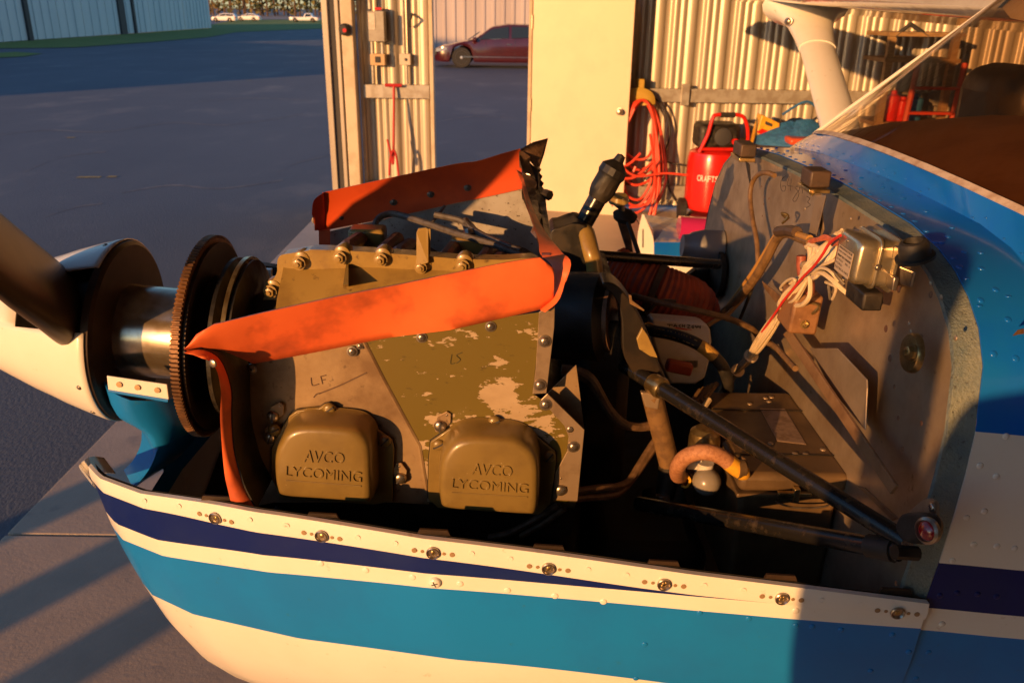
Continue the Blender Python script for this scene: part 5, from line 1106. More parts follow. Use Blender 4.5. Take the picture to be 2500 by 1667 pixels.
# rivets and rust spots
RSP = MB().lathe([(0, 1), (.1, .9), (.12, .01)], V((0, 0, 0)), V((0, 0, 1)), 9).mesh('rivet', mat('rust_spot', (.15, .07, .035), .7), 40)
for z, x, y, s_ in (('I', 1368, 1010, .0045), ('I', 1410, 1015, .0045), ('I', 1320, 1290, .0045), ('I', 1348, 1495, .0045), ('I', 1632, 1052, .004), ('I', 1290, 1105, .004), ('J', 1935, 55, .003), ('J', 1960, 220, .003), ('J', 1982, 400, .003), ('J', 2005, 580, .003), ('J', 2115, 430, .003), ('I', 505, 385, .002), ('I', 470, 425, .002), ('I', 460, 505, .002), ('I', 455, 300, .002), ('I', 475, 375, .002), ('M', 1185, 225, .003), ('M', 1145, 995, .003)):
    place('rivet', RSP, fb(z, x, y, .0262), FWD, s_, fwo)
for z, x, y in (('I', 1628, 975), ('I', 1705, 1070), ('I', 1478, 1255), ('I', 1490, 1310), ('I', 1805, 1355), ('I', 755, 455), ('I', 1072, 525)): place('rivet', RIV_F, fb(z, x, y, .0262), FWD, .0028, fwo)
# large washer bolt
bw = MB().lathe([(0, .022), (.004, .022), (.007, .020), (.008, .010)], fb('I', 1520, 1460, .026), FWD, 28).build('bolt_washer', CAD, air); place('bolt', HEXS, fb('I', 1505, 1460, .034), FWD, .0065, bw)
# cotter-like clips
for z, x, y in (('I', 645, 515), ('I', 858, 1140)):
    c = fb(z, x, y, .03); MB().tube(cr([c + V((0, .012, -.004)), c + V((-.012, 0, .006)), c + V((-.004, -.008, .004)), c + V((-.01, -.004, -.008)), c], 4), .0022, 6).build('wire_clip', CAD, air)
# rubber blocks on the top flange with brackets
def block(z, pts, brk):
    a = [oy(z, x, y, d) for x, y, d in pts]
    o = MB().prism(a[:4], a[4] - a[0]).build('rubber_block', BROWNR, air, smooth=0, bevel=.002)
    return o
c = fb('I', 835, 245, .032); MB().box((-.016, -.022, -.010), (.014, .022, .014), M=Matrix.Translation(c)).build('rubber_block', BROWNR, air, bevel=.003)
MB().box((-.018, -.030, -.016), (.012, .024, -.0105), M=Matrix.Translation(c)).build('block_bracket', CAD, air, bevel=.001)
MB().prism([c + V((-.002, -.012, -.016)), c + V((-.002, -.036, -.016)), c + V((.002, -.056, -.062)), c + V((.002, -.050, -.072)), c + V((.002, -.040, -.062))], FWD * .002).build('gusset', STRIP, air, smooth=0)
place('bolt', HEXS, c + V((-.005, -.006, -.018)), V((0, 0, -1)), .004, air)
c2 = fb('I', 340, 45, .032); MB().box((-.016, -.03, -.010), (.014, .03, .014), M=Matrix.Translation(c2)).build('rubber_block', BROWNR, air, bevel=.003)
MB().box((-.018, -.034, -.018), (.012, .034, -.0105), M=Matrix.Translation(c2)).build('block_bracket', CAD, air, bevel=.001)
MB().prism([c2 + V((-.004, -.03, -.016)), c2 + V((-.004, -.06, -.018)), c2 + V((.0, -.072, -.06))], FWD * .002).build('gusset', BLACK, air, smooth=0)
# voltage regulator
RGM = mat('regulator_plated_steel', (.55, .47, .32), .26, .85, col2=(.44, .36, .22), ns=9, bump=.08, bs=40)
vr = lambda x, y, off: fb('I', x, y, off)
cover = [(1010, 640), (1060, 548), (1150, 560), (1205, 640), (1190, 780), (1120, 965), (1000, 900), (970, 850)]
# real box: derive axes on the firewall
o_ = fb('I', 1150, 990, .026); ey_ = V((0, 1, 0)); ez_ = UPB
def vb(a, h, d): return o_ + V((0, a, 0)) + UPB * h + FWD * d
def rbox(y0, y1, z0, z1, d0, d1, r, name, m, par=air, inset=0.0):
    ring_ = lambda d, ins: [vb(y, z, d) for y, z in rr(y0 + ins, y1 - ins, z0 + ins, z1 - ins, r)]
    return MB().rings([ring_(d0, 0), ring_(d1 - inset, 0), ring_(d1 - inset * .3, inset * .35), ring_(d1, inset)], 0).build(name, m, par, smooth=50)
def rr(y0, y1, z0, z1, r):
    out = []
    for cy_, cz_, a0_ in ((y1 - r, z1 - r, 0), (y0 + r, z1 - r, 90), (y0 + r, z0 + r, 180), (y1 - r, z0 + r, 270)):
        for k in range(5): a = math.radians(a0_ + k * 22.5); out.append((cy_ + math.cos(a) * r, cz_ + math.sin(a) * r))
    return out
o_ = onb(.938, 1.602, P_FW) + FWD * .0262
vrb = rbox(-.002, .076, -.004, .060, 0, .003, .006, 'voltage_regulator', RGM)
rbox(.002, .072, .0, .056, .003, .020, .010, 'regulator_body', RGM, vrb)
rbox(-.001, .075, -.003, .059, .020, .023, .012, 'seam_bead', RGM, vrb, .001)
rbox(.003, .071, .001, .055, .023, .046, .010, 'cover', RGM, vrb, .006)
LBL = mat('regulator_label', (.50, .40, .30), .5, .2)
MB().prism([vb(a, h, .0462) for a, h in ((.014, .005), (.060, .005), (.060, .036), (.014, .036))], FWD * .0003).build('label_plate', LBL, vrb, smooth=0)
lines = ['THIS REGULATOR IS SET AT FACTORY', 'DO NOT ATTEMPT TO ADJUST', 'WARRANTY VOID IF COVER REMOVED', '14 VOLT    NO. 6', 'FORD', 'ELECTRICAL PARTS']
for i, t in enumerate(lines):
    h = .0325 - i * .0048; L_w = .042 if len(t) > 12 else .02
    text_on('label_print', t, vb(.058, h, .0466), vb(.058 - L_w, h, .0466), vb(.058, h + .0026, .0466), vb(.058 - L_w, h + .0026, .0466), .0001, INK, vrb)
place('rivet', RIV_S, vb(.040, .045, .0462), FWD, .0022, vrb)
place('screw', SCR, vb(-.001, .026, .0215), V((0, -1, 0)), .003, vrb)
for h in (.012, .045): MB().box((-.003, -.012, -.008), (.003, .006, .008), M=Matrix.Translation(vb(-.004, h, .004))).build('mounting_ear', STEEL, vrb, bevel=.001)
MB().box((-.012, -.028, -.012), (.012, .028, .010), M=Matrix.Translation(vb(.03, -.016, .016))).build('terminal_block', BLACK, vrb, bevel=.003)
# near upper engine mount pad, black with dark red bushing
def pad(c, ax, r, m=RUBBER, red=True, name='mount_pad', parent=air):
    q = MB().lathe([(0, r * 1.25), (.003, r * 1.25), (.004, r), (.016, r * .96), (.020, r * .8), (.021, r * .6), (.008, r * .5), (.008, .0005)], c, ax, 26).build(name, m, parent)
    if red: MB().lathe([(.008, r * .52), (.012, r * .5), (.037, r * .36), (.030, r * .30), (.030, .0005)], c, ax, 22).build('bushing', REDG, q)
    return q
pc = fb('I', 1525, 800, .030)
p1 = pad(pc, (FWD * .35 + V((0, -.05, 1))).normalized(), .0165, red=False)
MB().prism([pc + V((-.004, -.018, -.010)), pc + V((-.004, .018, -.014)), pc + V((-.002, .012, -.034)), pc + V((-.002, -.012, -.030))], FWD * .004).build('pad_plate', STEEL, p1, smooth=0, bevel=.002)
# lower near mount pad at the corner
pc2 = fb('J', 2150, 1040, .040)
pl = [fb('J', x, y, .034) for x, y in ((2035, 1010), (2050, 960), (2130, 880), (2160, 862), (2200, 868), (2222, 895), (2222, 960), (2245, 1010), (2230, 1090), (2150, 1130), (2060, 1100))]
mp1 = MB().prism(cr(pl, 2, True), FWD * .004).build('mount_plate', STRIP, air, smooth=0, bevel=.001)
MB().prism(cr([fb('J', x, y, .039) for x, y in ((2055, 1000), (2085, 955), (2140, 945), (2215, 950), (2240, 1005), (2222, 1080), (2160, 1125), (2090, 1110), (2050, 1060))], 2, True), FWD * .016).build('rubber_mount', RUBBER, mp1, smooth=40, bevel=.004)
bs = MB().lathe([(0, .0130), (.004, .0130), (.006, .0105), (.003, .0098)], fb('J', 2160, 1045, .0545), (FWD + V((0, -.45, .1))).normalized(), 26).build('bushing_ring', STEEL, mp1)
MB().lathe([(0, .0100), (.004, .0092), (.007, .006), (.008, .0004)], fb('J', 2160, 1045, .0548), (FWD + V((0, -.45, .1))).normalized(), 22).build('bushing', REDG, mp1)
place('screw', SCR, fb('J', 2180, 912, .039), FWD, .0048, mp1)
# far mount pad
fc = fb('H', 1470, 645, .012); MB().lathe([(-.01, .040), (.03, .038), (.055, .031), (.062, .026), (.075, .024)], fc, FWD, 26).build('mount_pad', mat('grey_mount', (.20, .21, .23), .45, .3), air)
MB().lathe([(0, .05), (.01, .05)], fb('H', 1500, 850, .005), FWD, 16).build('mount_pad', BLACK, air)
# ---- engine mount tubes -----------------------------------------------------
e1 = fb('J', 2030, 1110, .045); s1 = onY(1505, 880, 1.12)
t1 = MB().tube([s1, s1.lerp(e1, .3), s1.lerp(e1, .7), e1], .0105, 16).build('engine_mount_tube', BLACKT, air)
e2 = fb('J', 1990, 1165, .05); s2 = onY(1560, 1228, 1.06)
t2 = MB().tube([s2, e2], .0105, 16).build('engine_mount_tube', BLACKT, air)
MB().tube([e2 + (s2 - e2).normalized() * .036, e2 + (s2 - e2).normalized() * .006], .0128, 14).build('mount_collar', BLACK, air); MB().tube([fb('J', 1960, 1168, .07), fb('J', 2090, 1178, .045)], .0075, 10).build('mount_bolt', BLACK, air)
s3 = onY(1440, 622, 1.50); e3 = fb('H', 1490, 770, .05); MB().tube([s3, e3], .0098, 14).build('engine_mount_tube', BLACKT, air)
MB().prism([onY(*px('H', 1180, 910), 1.72), onY(*px('H', 1310, 810), 1.76), onY(*px('H', 1460, 800), 1.9), onY(*px('H', 1440, 1060), 1.85), onY(*px('H', 1330, 1060), 1.8)], (0, .02, 0)).build('mount_gusset', BLACK, air, smooth=0)
for x, y in ((1282, 932), (1338, 1040)): place('bolt', HEXS, onY(*px('H', x, y), 1.74), V((-.2, -1, .2)), .006, air)
# clamp on the diagonal tube
cd_ = (e1 - s1).normalized(); cc = s1 + cd_ * ((onY(*px('J', 650, 262), 1.06) - s1).dot(cd_))
cl_ = MB().lathe([(-.012, .0108), (-.012, .0135), (-.006, .0150), (.0, .0142), (.006, .0155), (.011, .0135), (.011, .0108)], cc, cd_, 24).build('tube_clamp', CAD, air)
MB().prism([cc + V((-.022, 0, -.010)), cc + V((.006, 0, -.012)), cc + V((.004, 0, -.036)), cc + V((-.014, 0, -.032))], (0, .01, 0)).build('clamp_tape', STRIP, cl_, smooth=0, bevel=.002)
# tan sleeved hose below it, running down into black
h0 = cc + V((-.004, .014, -.018)); h1 = onY(*px('J', 668, 665), 1.075)
MB().tube([h0, h0.lerp(h1, .5), h1], .0148, 18).build('sleeved_hose', TAN, air); MB().tube([h1, onY(*px('J', 655, 780), 1.075), onY(*px('J', 640, 850), 1.07)], [.0150, .0152, .014], 16).build('hose_end', BLACK, air)
MB().lathe([(0, .010), (.01, .010)], onY(*px('J', 632, 842), 1.055), V((0, -.3, -1)), 14).build('hose_fitting', STEEL, air)
# ---- battery box ---------------------------------------------------------
bx0, bx1, by0, by1, bz1 = .308, .440, .985, 1.245, 1.332
def bp(x, y, z): return V((x - (z - bz1) * 0, y, z))
lid = MB().box((bx0 - .003, by0 - .003, bz1 - .028), (bx1 + .012, by1 + .003, bz1)).build('battery_box_lid', BATT, air, smooth=30, bevel=.009, seg=3)
MB().box((bx0, by0, bz1 - .20), (bx1, by1, bz1 - .0285)).build('battery_box', BATT, air, smooth=30, bevel=.008, seg=3)
MB().box((bx0 - .0045, by0 - .0045, bz1 - .036), (bx1 + .006, by1 + .004, bz1 - .029)).build('lid_rim', BATT, lid, smooth=0, bevel=.002)
lp = [onZ(*px('J', x, y), bz1 + .0005) for x, y in ((1195, 350), (1330, 352), (1448, 548), (1290, 530))]
MB().prism(lp, (0, 0, .0004)).build('label_plate', mat('worn_label', (.28, .20, .15), .5, col2=(.18, .12, .08), ns=60), lid, smooth=0); MB().prism([lp[0].lerp(p, 1.05) - (lp[2]-lp[0]) * .025 for p in lp], (0, 0, .0002)).build('label_border', mat('label_border', (.40, .28, .18), .5), lid, smooth=0)
yy_ = onZ(*px('J', 1535, 735), bz1).y
MB().box((bx0 + .0, by0 + .05, bz1 + .0002), (bx1 + .008, by0 + .0515, bz1 + .0012)).build('lid_seam', BLACK, lid, smooth=0); MB().box((bx0, by1 - .07, bz1 + .0002), (bx1 + .008, by1 - .0685, bz1 + .0014)).build('lid_seam', BLACK, lid, smooth=0)
for x, y in ((1130, 318), (1250, 545), (1550, 580), (1390, 603), (1450, 607), (1220, 285), (1255, 280), (1240, 305)): place('screw', RIV_F, onZ(*px('J', x, y), bz1 + .0003), V((0, 0, 1)), .0042, lid)
MB().lathe([(-.004, .012), (.004, .012)], onZ(*px('J', 1170, 683), bz1 - .012), V((-.6, -.7, .5)), 14).build('worn_corner', STRIP, lid)
lt = onY(*px('J', 1385, 835), by0 - .008)
MB().box((-.022, -.004, -.003), (.022, .004, .003), M=Matrix.Translation(lt)).build('latch_bar', CAD, lid, bevel=.001); MB().box((-.004, -.006, -.010), (.004, .004, .010), M=Matrix.Translation(lt + V((.002, 0, 0)))).build('latch_hook', CAD, lid, bevel=.001)
MB().tube(cr([lt + V((-.025, -.004, -.010)), lt + V((0, -.008, -.016)), lt + V((.04, -.008, -.014)), lt + V((.05, -.004, -.006))], 4), .0013, 6).build('latch_wire', STEEL, lid)
# vent grommet and cable into the box
gp = onX(*px('J', 1078, 690), bx0 - .004); MB().lathe([(-.004, .012), (.006, .013), (.007, .007), (.0, .006)], gp, V((-1, -.2, 0)), 18).build('grommet', BATT, lid)
MB().tube(cr([oy('R', 1700, 790, 1.02), oy('R', 1760, 900, 1.005), oy('R', 1840, 1000, .995), oy('R', 1870, 960, .99), oy('R', 1910, 1010, .985), oy('R', 1900, 1100, .985), oy('R', 1830, 1150, .985)], 5), .0045, 10).build('rubber_cable', TAN, air)
# ---- fuel strainer and copper hose ----------------------------------------------
c = oy('R', 1480, 760, 1.08)
fs = MB().lathe([(-.035, .022), (-.012, .0225), (.004, .0225), (.014, .021), (.020, .014), (.021, .001)], c, V((0, 0, 1)), 24).build('fuel_strainer', CAD, air)
MB().lathe([(-.075, .008), (-.06, .014), (-.035, .016)], c + V((.002, 0, 0)), V((0, 0, 1)), 18).build('strainer_neck', PLASTICW, fs)
MB().lathe([(-.062, .006), (-.05, .011), (-.036, .012)], oy('R', 1490, 1020, 1.05) + V((0, 0, .04)), V((0, 0, 1)), 16).build('drain_neck', PLASTICW, fs)
MB().ball(oy('R', 1503, 1200, 1.04), .0200, 20, 12).build('drain_bulb', mat('translucent_plastic', (.24, .215, .18), .3, coat=.3), fs)
MB().box((-.018, -.006, -.03), (.018, .006, .03), M=Matrix.Translation(oy('R', 1660, 1040, 1.08))).build('strainer_bracket', STEEL, fs, bevel=.004)
MB().box((-.010, -.004, -.012), (.010, .004, .012), M=Matrix.Translation(oy('R', 1375, 980, 1.055))).build('paper_tag', PAPER, fs, bevel=.001)
ch = cr([oy('R', 1250, 1170, 1.07), oy('R', 1195, 1130, 1.04), oy('R', 1200, 1040, 1.01), oy('R', 1270, 945, .995), oy('R', 1400, 890, .985), oy('R', 1540, 890, .98), oy('R', 1650, 930, .98), oy('R', 1735, 990, .98)], 6)
cho = MB().tube(ch, .0108, 16).build('copper_hose', COPPER, air)
MB().tube([ch[-1], ch[-1] + (ch[-1] - ch[-3]).normalized() * .014, ch[-1] + (ch[-1] - ch[-3]).normalized() * .028, ch[-1] + (ch[-1] - ch[-3]).normalized() * .034], [.011, .0115, .010, .006], 14).build('hose_ferrule', YELL, cho)
MB().tube([ch[-1] + (ch[-1] - ch[-3]).normalized() * .03, oy('R', 1865, 1130, .98)], .004, 8).build('hose_tip', YELL, cho)
MB().lathe([(-.012, .016), (.004, .016), (.008, .011), (.012, .010)], oy('R', 1310, 1150, 1.08), V((-.5, -.6, .3)), 14).build('hose_fitting', BROWN, cho)
MB().tube(cr([oy('R', 1240, 1240, 1.05), oy('R', 1290, 1255, 1.045), oy('R', 1330, 1190, 1.045), oy('R', 1300, 1140, 1.05)], 4), .002, 6).build('safety_wire', YELL, cho)
# ---- wiring on the firewall ---------------------------------------------------
rnd = random.Random(5)
main = [('I', 985, 650, .045), ('I', 930, 745, .050), ('I', 850, 830, .055), ('I', 785, 905, .058), ('I', 700, 1010, .058), ('I', 620, 1120, .058), ('I', 530, 1260, .056), ('I', 440, 1395, .054), ('I', 380, 1480, .052), ('J', 1120, 60, .050), ('J', 1060, 130, .048), ('J', 1000, 200, .045)]
mpts = [fb(*q) for q in main]
wb = None
for k in range(28):
    a = rnd.uniform(0, 6.28); r = rnd.uniform(.003, .026); ph = rnd.uniform(0, 6); pp = []
    for i, p in enumerate(mpts):
        r_ = r * (.35, .9, 1.3, 1.3, 1.3)[i] if i < 5 else r * .9
        tight = .42 if i in (3, 5, 8, 10) else 1.0
        pp.append(p + V((math.cos(a + ph * .02 * i) * r_ * tight * .6, math.sin(a + .1 * i) * r_ * tight, math.cos(a + .12 * i) * r_ * tight)))
    m_ = WIREW if k not in (9, 14) else WIREG
    w1 = MB().tube(cr(pp, 5), .0023 if k % 4 else .0030, 7).build('harness_wire', m_, air)
MB().tube(cr([fb('O', *q) for q in [(850, 530, .075), (700, 640, .074), (600, 800, .074), (480, 960, .072), (330, 1110, .07), (180, 1290, .07), (60, 1440, .07), (-60, 1620, .068), (-300, 1960, .062)]], 5), .0019, 7).build('harness_wire', WIRER, air)
TIE = mat('cable_tie', (.55, .45, .30), .45)
for i in (3, 5, 8, 10):
    d_ = (mpts[min(i+1, 11)] - mpts[i-1]).normalized(); MB().lathe([(-.003, .0098), (-.003, .0118), (.003, .0118), (.003, .0098)], mpts[i], d_, 16).build('cable_tie', TIE, air)
for lp_ in ([(130, 1290, .06), (40, 1270, .06), (40, 1230, .064), (120, 1150, .068), (200, 1120, .07), (230, 1150, .07), (200, 1230, .066), (130, 1280, .064)],
            [(470, 1050, .066), (560, 980, .07), (660, 990, .07), (740, 1050, .068), (800, 1130, .062), (820, 1160, .06)], [(480, 1090, .062), (590, 1040, .064), (740, 1140, .06), (880, 1270, .05), (1000, 1360, .04), (1130, 1430, .034)],
            [(450, 1080, .06), (580, 1010, .064), (700, 1090, .06), (850, 1230, .05), (980, 1330, .04)], [(430, 1090, .064), (440, 1250, .062), (420, 1380, .062), (340, 1470, .062), (240, 1490, .062)],
            [(600, 940, .066), (700, 900, .066), (790, 860, .064)], [(650, 1170, .05), (720, 1200, .05), (790, 1240, .048), (770, 1340, .044), (740, 1400, .04)], [(690, 1220, .046), (700, 1320, .044), (710, 1400, .04)],
            [(690, 1020, .066), (760, 1040, .066), (830, 1120, .062), (900, 1200, .056)], [(870, 1140, .05), (940, 1105, .045)]):
    MB().tube(cr([fb('O', *q) for q in lp_], 5), .0021 if lp_[0][0] not in (480, 430) else .0034, 7).build('harness_wire', WIREW if lp_[0][0] not in (450, 690) else WIREG, air)
# orange braided pigtail
for k in range(5):
    MB().tube(cr([fb('O', x + rnd.uniform(-10, 10), y + rnd.uniform(-26, 26), d) for x, y, d in [(360, 640, .05), (480, 590, .055), (640, 560, .06), (760, 590, .06), (850, 560 + k * 12, .055)]], 5), .0022, 6).build('pigtail', WIREO, air)
for k in range(6): MB().tube(cr([fb('O', 700 + rnd.uniform(-10, 150), 540 + rnd.uniform(0, 130), .06) for _ in range(4)], 4), .0018, 6).build('pigtail', WIREO, air)
# looms: from the left clip
def loom(pts, r, m, name='cable_loom'): return MB().tube(cr([fb(*q) for q in pts], 6), r, 10).build(name, m, air)
loom([('I', 800, 690, .05), ('I', 720, 655, .05), ('I', 640, 625, .05), ('I', 585, 640, .05), ('I', 545, 690, .05), ('I', 490, 800, .05), ('I', 400, 950, .05), ('I', 300, 1070, .05), ('I', 170, 1200, .05)], .0075, TAN)
loom([('I', 790, 665, .052), ('I', 700, 635, .052), ('I', 600, 612, .052), ('I', 555, 650, .052), ('I', 480, 770, .052), ('I', 370, 940, .052), ('I', 200, 1170, .052)], .0055, mat('amber_loom', (.42, .22, .05), .5))
loom([('I', 700, 620, .055), ('I', 640, 608, .055), ('I', 570, 615, .055)], .0085, BROWNR)
loom([('I', 840, 720, .05), ('I', 825, 780, .05), ('I', 800, 850, .05)], .0055, WIREW); loom([('I', 790, 700, .05), ('I', 800, 780, .05), ('I', 790, 850, .05)], .005, WIREW); loom([('I', 770, 720, .052), ('I', 800, 705, .052), ('I', 850, 740, .05), ('I', 840, 800, .05)], .004, WIREW)
loom([('I', 545, 225, .04), ('I', 490, 205, .045), ('I', 430, 220, .045), ('I', 388, 280, .045), ('I', 375, 380, .045), ('I', 390, 520, .045), ('I', 420, 680, .045), ('I', 430, 840, .045)], .0042, TAN, 'thin_cable')
loom([('I', 395, 990, .04), ('I', 350, 1110, .04), ('I', 305, 1220, .04)], .003, BLACK, 'thin_cable')
loom([('I', 470, 1380, .05), ('I', 545, 1410, .05), ('I', 610, 1480, .05), ('I', 690, 1567, .05)], .0045, TAN, 'thin_cable')
MB().lathe([(0, .006), (.012, .006), (.014, .004)], fb('I', 750, 862, .055), V((-.3, -.8, .5)), 10).build('wire_terminal', STRIP, air)
# brown relay box with rubber boot
ro_ = onb(1.122, 1.475, P_FW) + FWD * .026
def rbx(a, h, d): return ro_ + V((0, a, 0)) + UPB * h + FWD * d
q = [(0, 0), (.062, 0), (.062, .058), (0, .058)]
rel = MB().hexa([rbx(a, h, 0) for a, h in q], [rbx(a, h, .040) for a, h in q]).build('relay_box', BROWN, air, smooth=30, bevel=.004)
MB().tube(cr([rbx(.02, .055, .02), rbx(.018, .068, .022), rbx(.022, .080, .026), rbx(.030, .094, .030), rbx(.032, .106, .032)], 4), [.012, .0125, .012, .0115, .0115, .011, .0105, .010, .0095, .009, .0085, .008, .0075, .0072, .007, .007, .0068][:17], 14).build('rubber_boot', mat('red_brown_boot', (.33, .09, .05), .5, col2=(.24, .06, .035), ns=40), rel)
place('bolt', HEXS, rbx(-.001, .016, .02), V((0, -1, 0)), .004, rel)
# ---- accessories behind the engine -----------------------------------------------
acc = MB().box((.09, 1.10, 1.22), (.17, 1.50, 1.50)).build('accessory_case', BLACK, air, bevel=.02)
# oil filler
f0 = oy('G', 2150, 600, 1.40); f1 = oy('G', 2270, 385, 1.40); fd = (f1 - f0).normalized()
ft = MB().tube([f0 - fd * .06, f0, f1], [.0165, .0155, .0155], 18).build('oil_filler_tube', BLACKT, air)
MB().lathe([(-.01, .0165), (.0, .020), (.008, .0215), (.030, .021), (.036, .0235), (.048, .0225), (.054, .016), (.060, .009), (.070, .007), (.072, .001)], f1 - fd * .004, fd, 14).build('filler_cap', BLACK, ft, smooth=25)
cs = MB().prism(cr([oy('G', x, y, 1.36) for x, y in ((1945, 640), (2000, 620), (2080, 590), (2130, 585), (2200, 630), (2190, 660), (2170, 800), (2200, 980), (1990, 1000), (1960, 800))], 2, True), (0, .08, 0)).build('magneto_housing', BLACK, air, smooth=30, bevel=.008)
MB().tube(cr([oy('G', 2150, 655, 1.42), oy('G', 2172, 650, 1.37), oy('G', 2200, 760, 1.335), oy('G', 2225, 860, 1.33), oy('G', 2230, 970, 1.33)], 4), .014, 12).build('gold_hose', GOLD, air)
MB().prism([oy('N', x, y, 1.33) for x, y in ((690, 300), (735, 380), (760, 430), (775, 540), (745, 600), (720, 500), (700, 400))], (0, .01, 0)).build('bracket', STEEL, air, smooth=0)
BLACKC = mat('black_cover', (.014, .011, .009), .4, col2=(.03, .02, .012), ns=12)
# alternator-like round unit with a dusty end face
a_c = oy('N', 832, 925, 1.13); aax = V((.93, -.33, .10)).normalized()
al = MB().lathe([(-.12, .05), (-.11, .062), (-.012, .064), (-.004, .052), (.0, .046)], a_c, aax, 32).build('generator', BLACK, air, smooth=30)
DUST = mat('dusty_disc', (.20, .115, .07), .6, col2=(.13, .07, .04), ns=24)
MB().lathe([(-.002, .049), (.004, .049), (.005, .040), (.002, .036), (.002, .016), (.008, .013), (.014, .012), (.014, .001)], a_c, aax, 32).build('end_disc', DUST, al, smooth=30)
MB().prism(cr([oy('N', x, y, 1.075) for x, y in ((745, 600), (830, 590), (930, 655), (1040, 800), (1150, 1000), (1230, 1180), (1300, 1400), (1360, 1560), (1150, 1580), (1020, 1420), (940, 1240), (930, 950), (880, 760), (800, 660))], 3, True), (0, .05, 0)).build('accessory_cover', BLACKC, air, smooth=50, bevel=.006, seg=3)
MB().prism([oy('N', x, y, 1.055) for x, y in ((1130, 1020), (1180, 1090), (1230, 1200), (1280, 1310), (1200, 1290), (1100, 1225), (1075, 1130))], (0, .006, 0)).build('gold_bracket', GOLD, air, smooth=0, bevel=.001)
MB().prism([oy('N', x, y, 1.05) for x, y in ((1000, 705), (1025, 710), (1030, 760), (1150, 850), (1140, 860), (1010, 790))], (0, .004, 0)).build('bracket_clip', TAN, air, smooth=0)
MB().box((-.05, -.04, -.06), (.05, .04, .06), M=Matrix.Translation(oy('N', 500, 900, 1.16))).build('starter_motor', BLACK, air, bevel=.02)
# orange duct hose
dh = cr([oy('N', 840, 480, 1.60), oy('N', 1000, 560, 1.58), oy('N', 1150, 620, 1.56), oy('N', 1300, 680, 1.55), oy('N', 1450, 740, 1.55), oy('N', 1580, 800, 1.56), oy('N', 1620, 900, 1.57)], 8)
MB().tube(dh, [.050 + .0028 * (i % 2) for i in range(len(dh))], 18).build('duct_hose', HOSE, air, smooth=20)
MB().lathe([(-.006, .0545), (.006, .0545)], dh[21], (dh[22] - dh[20]), 20).build('duct_clamp', BROWNR, air)
# lever bracket with its cable, standing on the far tube
lv = MB().prism([oy('H', x, y, 1.60) for x, y in ((710, 435), (760, 400), (800, 410), (835, 690), (885, 760), (865, 830), (810, 830), (800, 720))], (0, .012, 0)).build('control_bracket', mat('sooty_steel', (.14, .10, .075), .45, .5, col2=(.07, .05, .04), ns=25), air, smooth=0, bevel=.002)
MB().lathe([(-.004, .022), (.004, .024), (.012, .012)], oy('H', 770, 405, 1.60), V((.1, -.3, 1)), 14).build('bracket_foot', BLACK, lv)
MB().tube([oy('H', 762, 400, 1.60), oy('H', 745, 340, 1.60), oy('H', 728, 300, 1.60)], [.005, .006, .012], 10).build('control_rod', STEEL, lv); MB().lathe([(0, .020), (.012, .016), (.014, .004)], oy('H', 725, 290, 1.60), V((-.1, -.2, 1)), 12).build('rod_end', GOLD, lv)
MB().tube(cr([oy('H', 790, 440, 1.58), oy('H', 860, 640, 1.56), oy('H', 920, 820, 1.54), oy('H', 1010, 1040, 1.50)], 4), .0042, 8).build('control_cable', BLACK, air)
# cables crossing the bay
for pts, r, m_ in (([(830, 1010, 1.40), (950, 1040, 1.36), (1120, 1080, 1.34), (1350, 1130, 1.33), (1550, 1180, 1.34), (1720, 1250, 1.36), (1780, 1300, 1.38)], .0055, TAN),
                   ([(935, 1150, 1.36), (1000, 1080, 1.35), (1060, 1050, 1.35), (1160, 1055, 1.35)], .0035, BROWNR), ([(1400, 1240, 1.40), (1480, 1190, 1.42), (1560, 1150, 1.44), (1700, 1000, 1.50)], .004, TAN),
                   ([(1900, 1390, 1.3), (1960, 1440, 1.3), (2050, 1540, 1.3)], .005, CAD)):
    MB().tube(cr([oy('H', *p) for p in pts], 5), r, 8).build('cable', m_, air)
# cables on the near side, from the baffle clip
for pts, r in (([(40, 1320, .965), (200, 1290, .98), (400, 1265, 1.0), (560, 1250, 1.02), (680, 1190, 1.04), (780, 1040, 1.06), (880, 880, 1.08), (1000, 700, 1.10)], .0055), ([(60, 1390, .965), (200, 1370, .98), (380, 1360, 1.0), (540, 1330, 1.02), (660, 1230, 1.04), (790, 1060, 1.06), (900, 900, 1.08), (1020, 730, 1.10)], .0055),
               ([(-40, 0, 1.02), (150, 30, 1.02), (280, 110, 1.02), (380, 280, 1.03), (480, 450, 1.04), (620, 580, 1.05), (760, 620, 1.06), (900, 600, 1.07), (1010, 590, 1.08)], .006), ([(-30, 40, 1.03), (200, 100, 1.03), (330, 240, 1.04), (440, 440, 1.05), (600, 590, 1.06), (760, 630, 1.07), (1000, 610, 1.09)], .005)):
    MB().tube(cr([oy('R', *p) for p in pts], 5), r, 9).build('near_cable', mat('brown_cable', (.16, .095, .05), .5, col2=(.10, .06, .03), ns=80) if 'brown_cable' not in MT else MT['brown_cable'], air)
MB().lathe([(-.009, .0115), (-.009, .0125), (.009, .0125), (.009, .0115)], oy('E', 2212, 975, .955), V((.9, 0, -.15)), 18).build('cable_clamp', CAD, air)
for pts in ([(2160, 1010, .95), (2050, 1080, .96), (1900, 1160, .97), (1780, 1190, .98)], [(2190, 1030, .95), (2080, 1110, .96), (1950, 1180, .97)]): MB().tube(cr([oy('E', *p) for p in pts], 4), .0045, 8).build('near_cable', MT['brown_cable'], air)
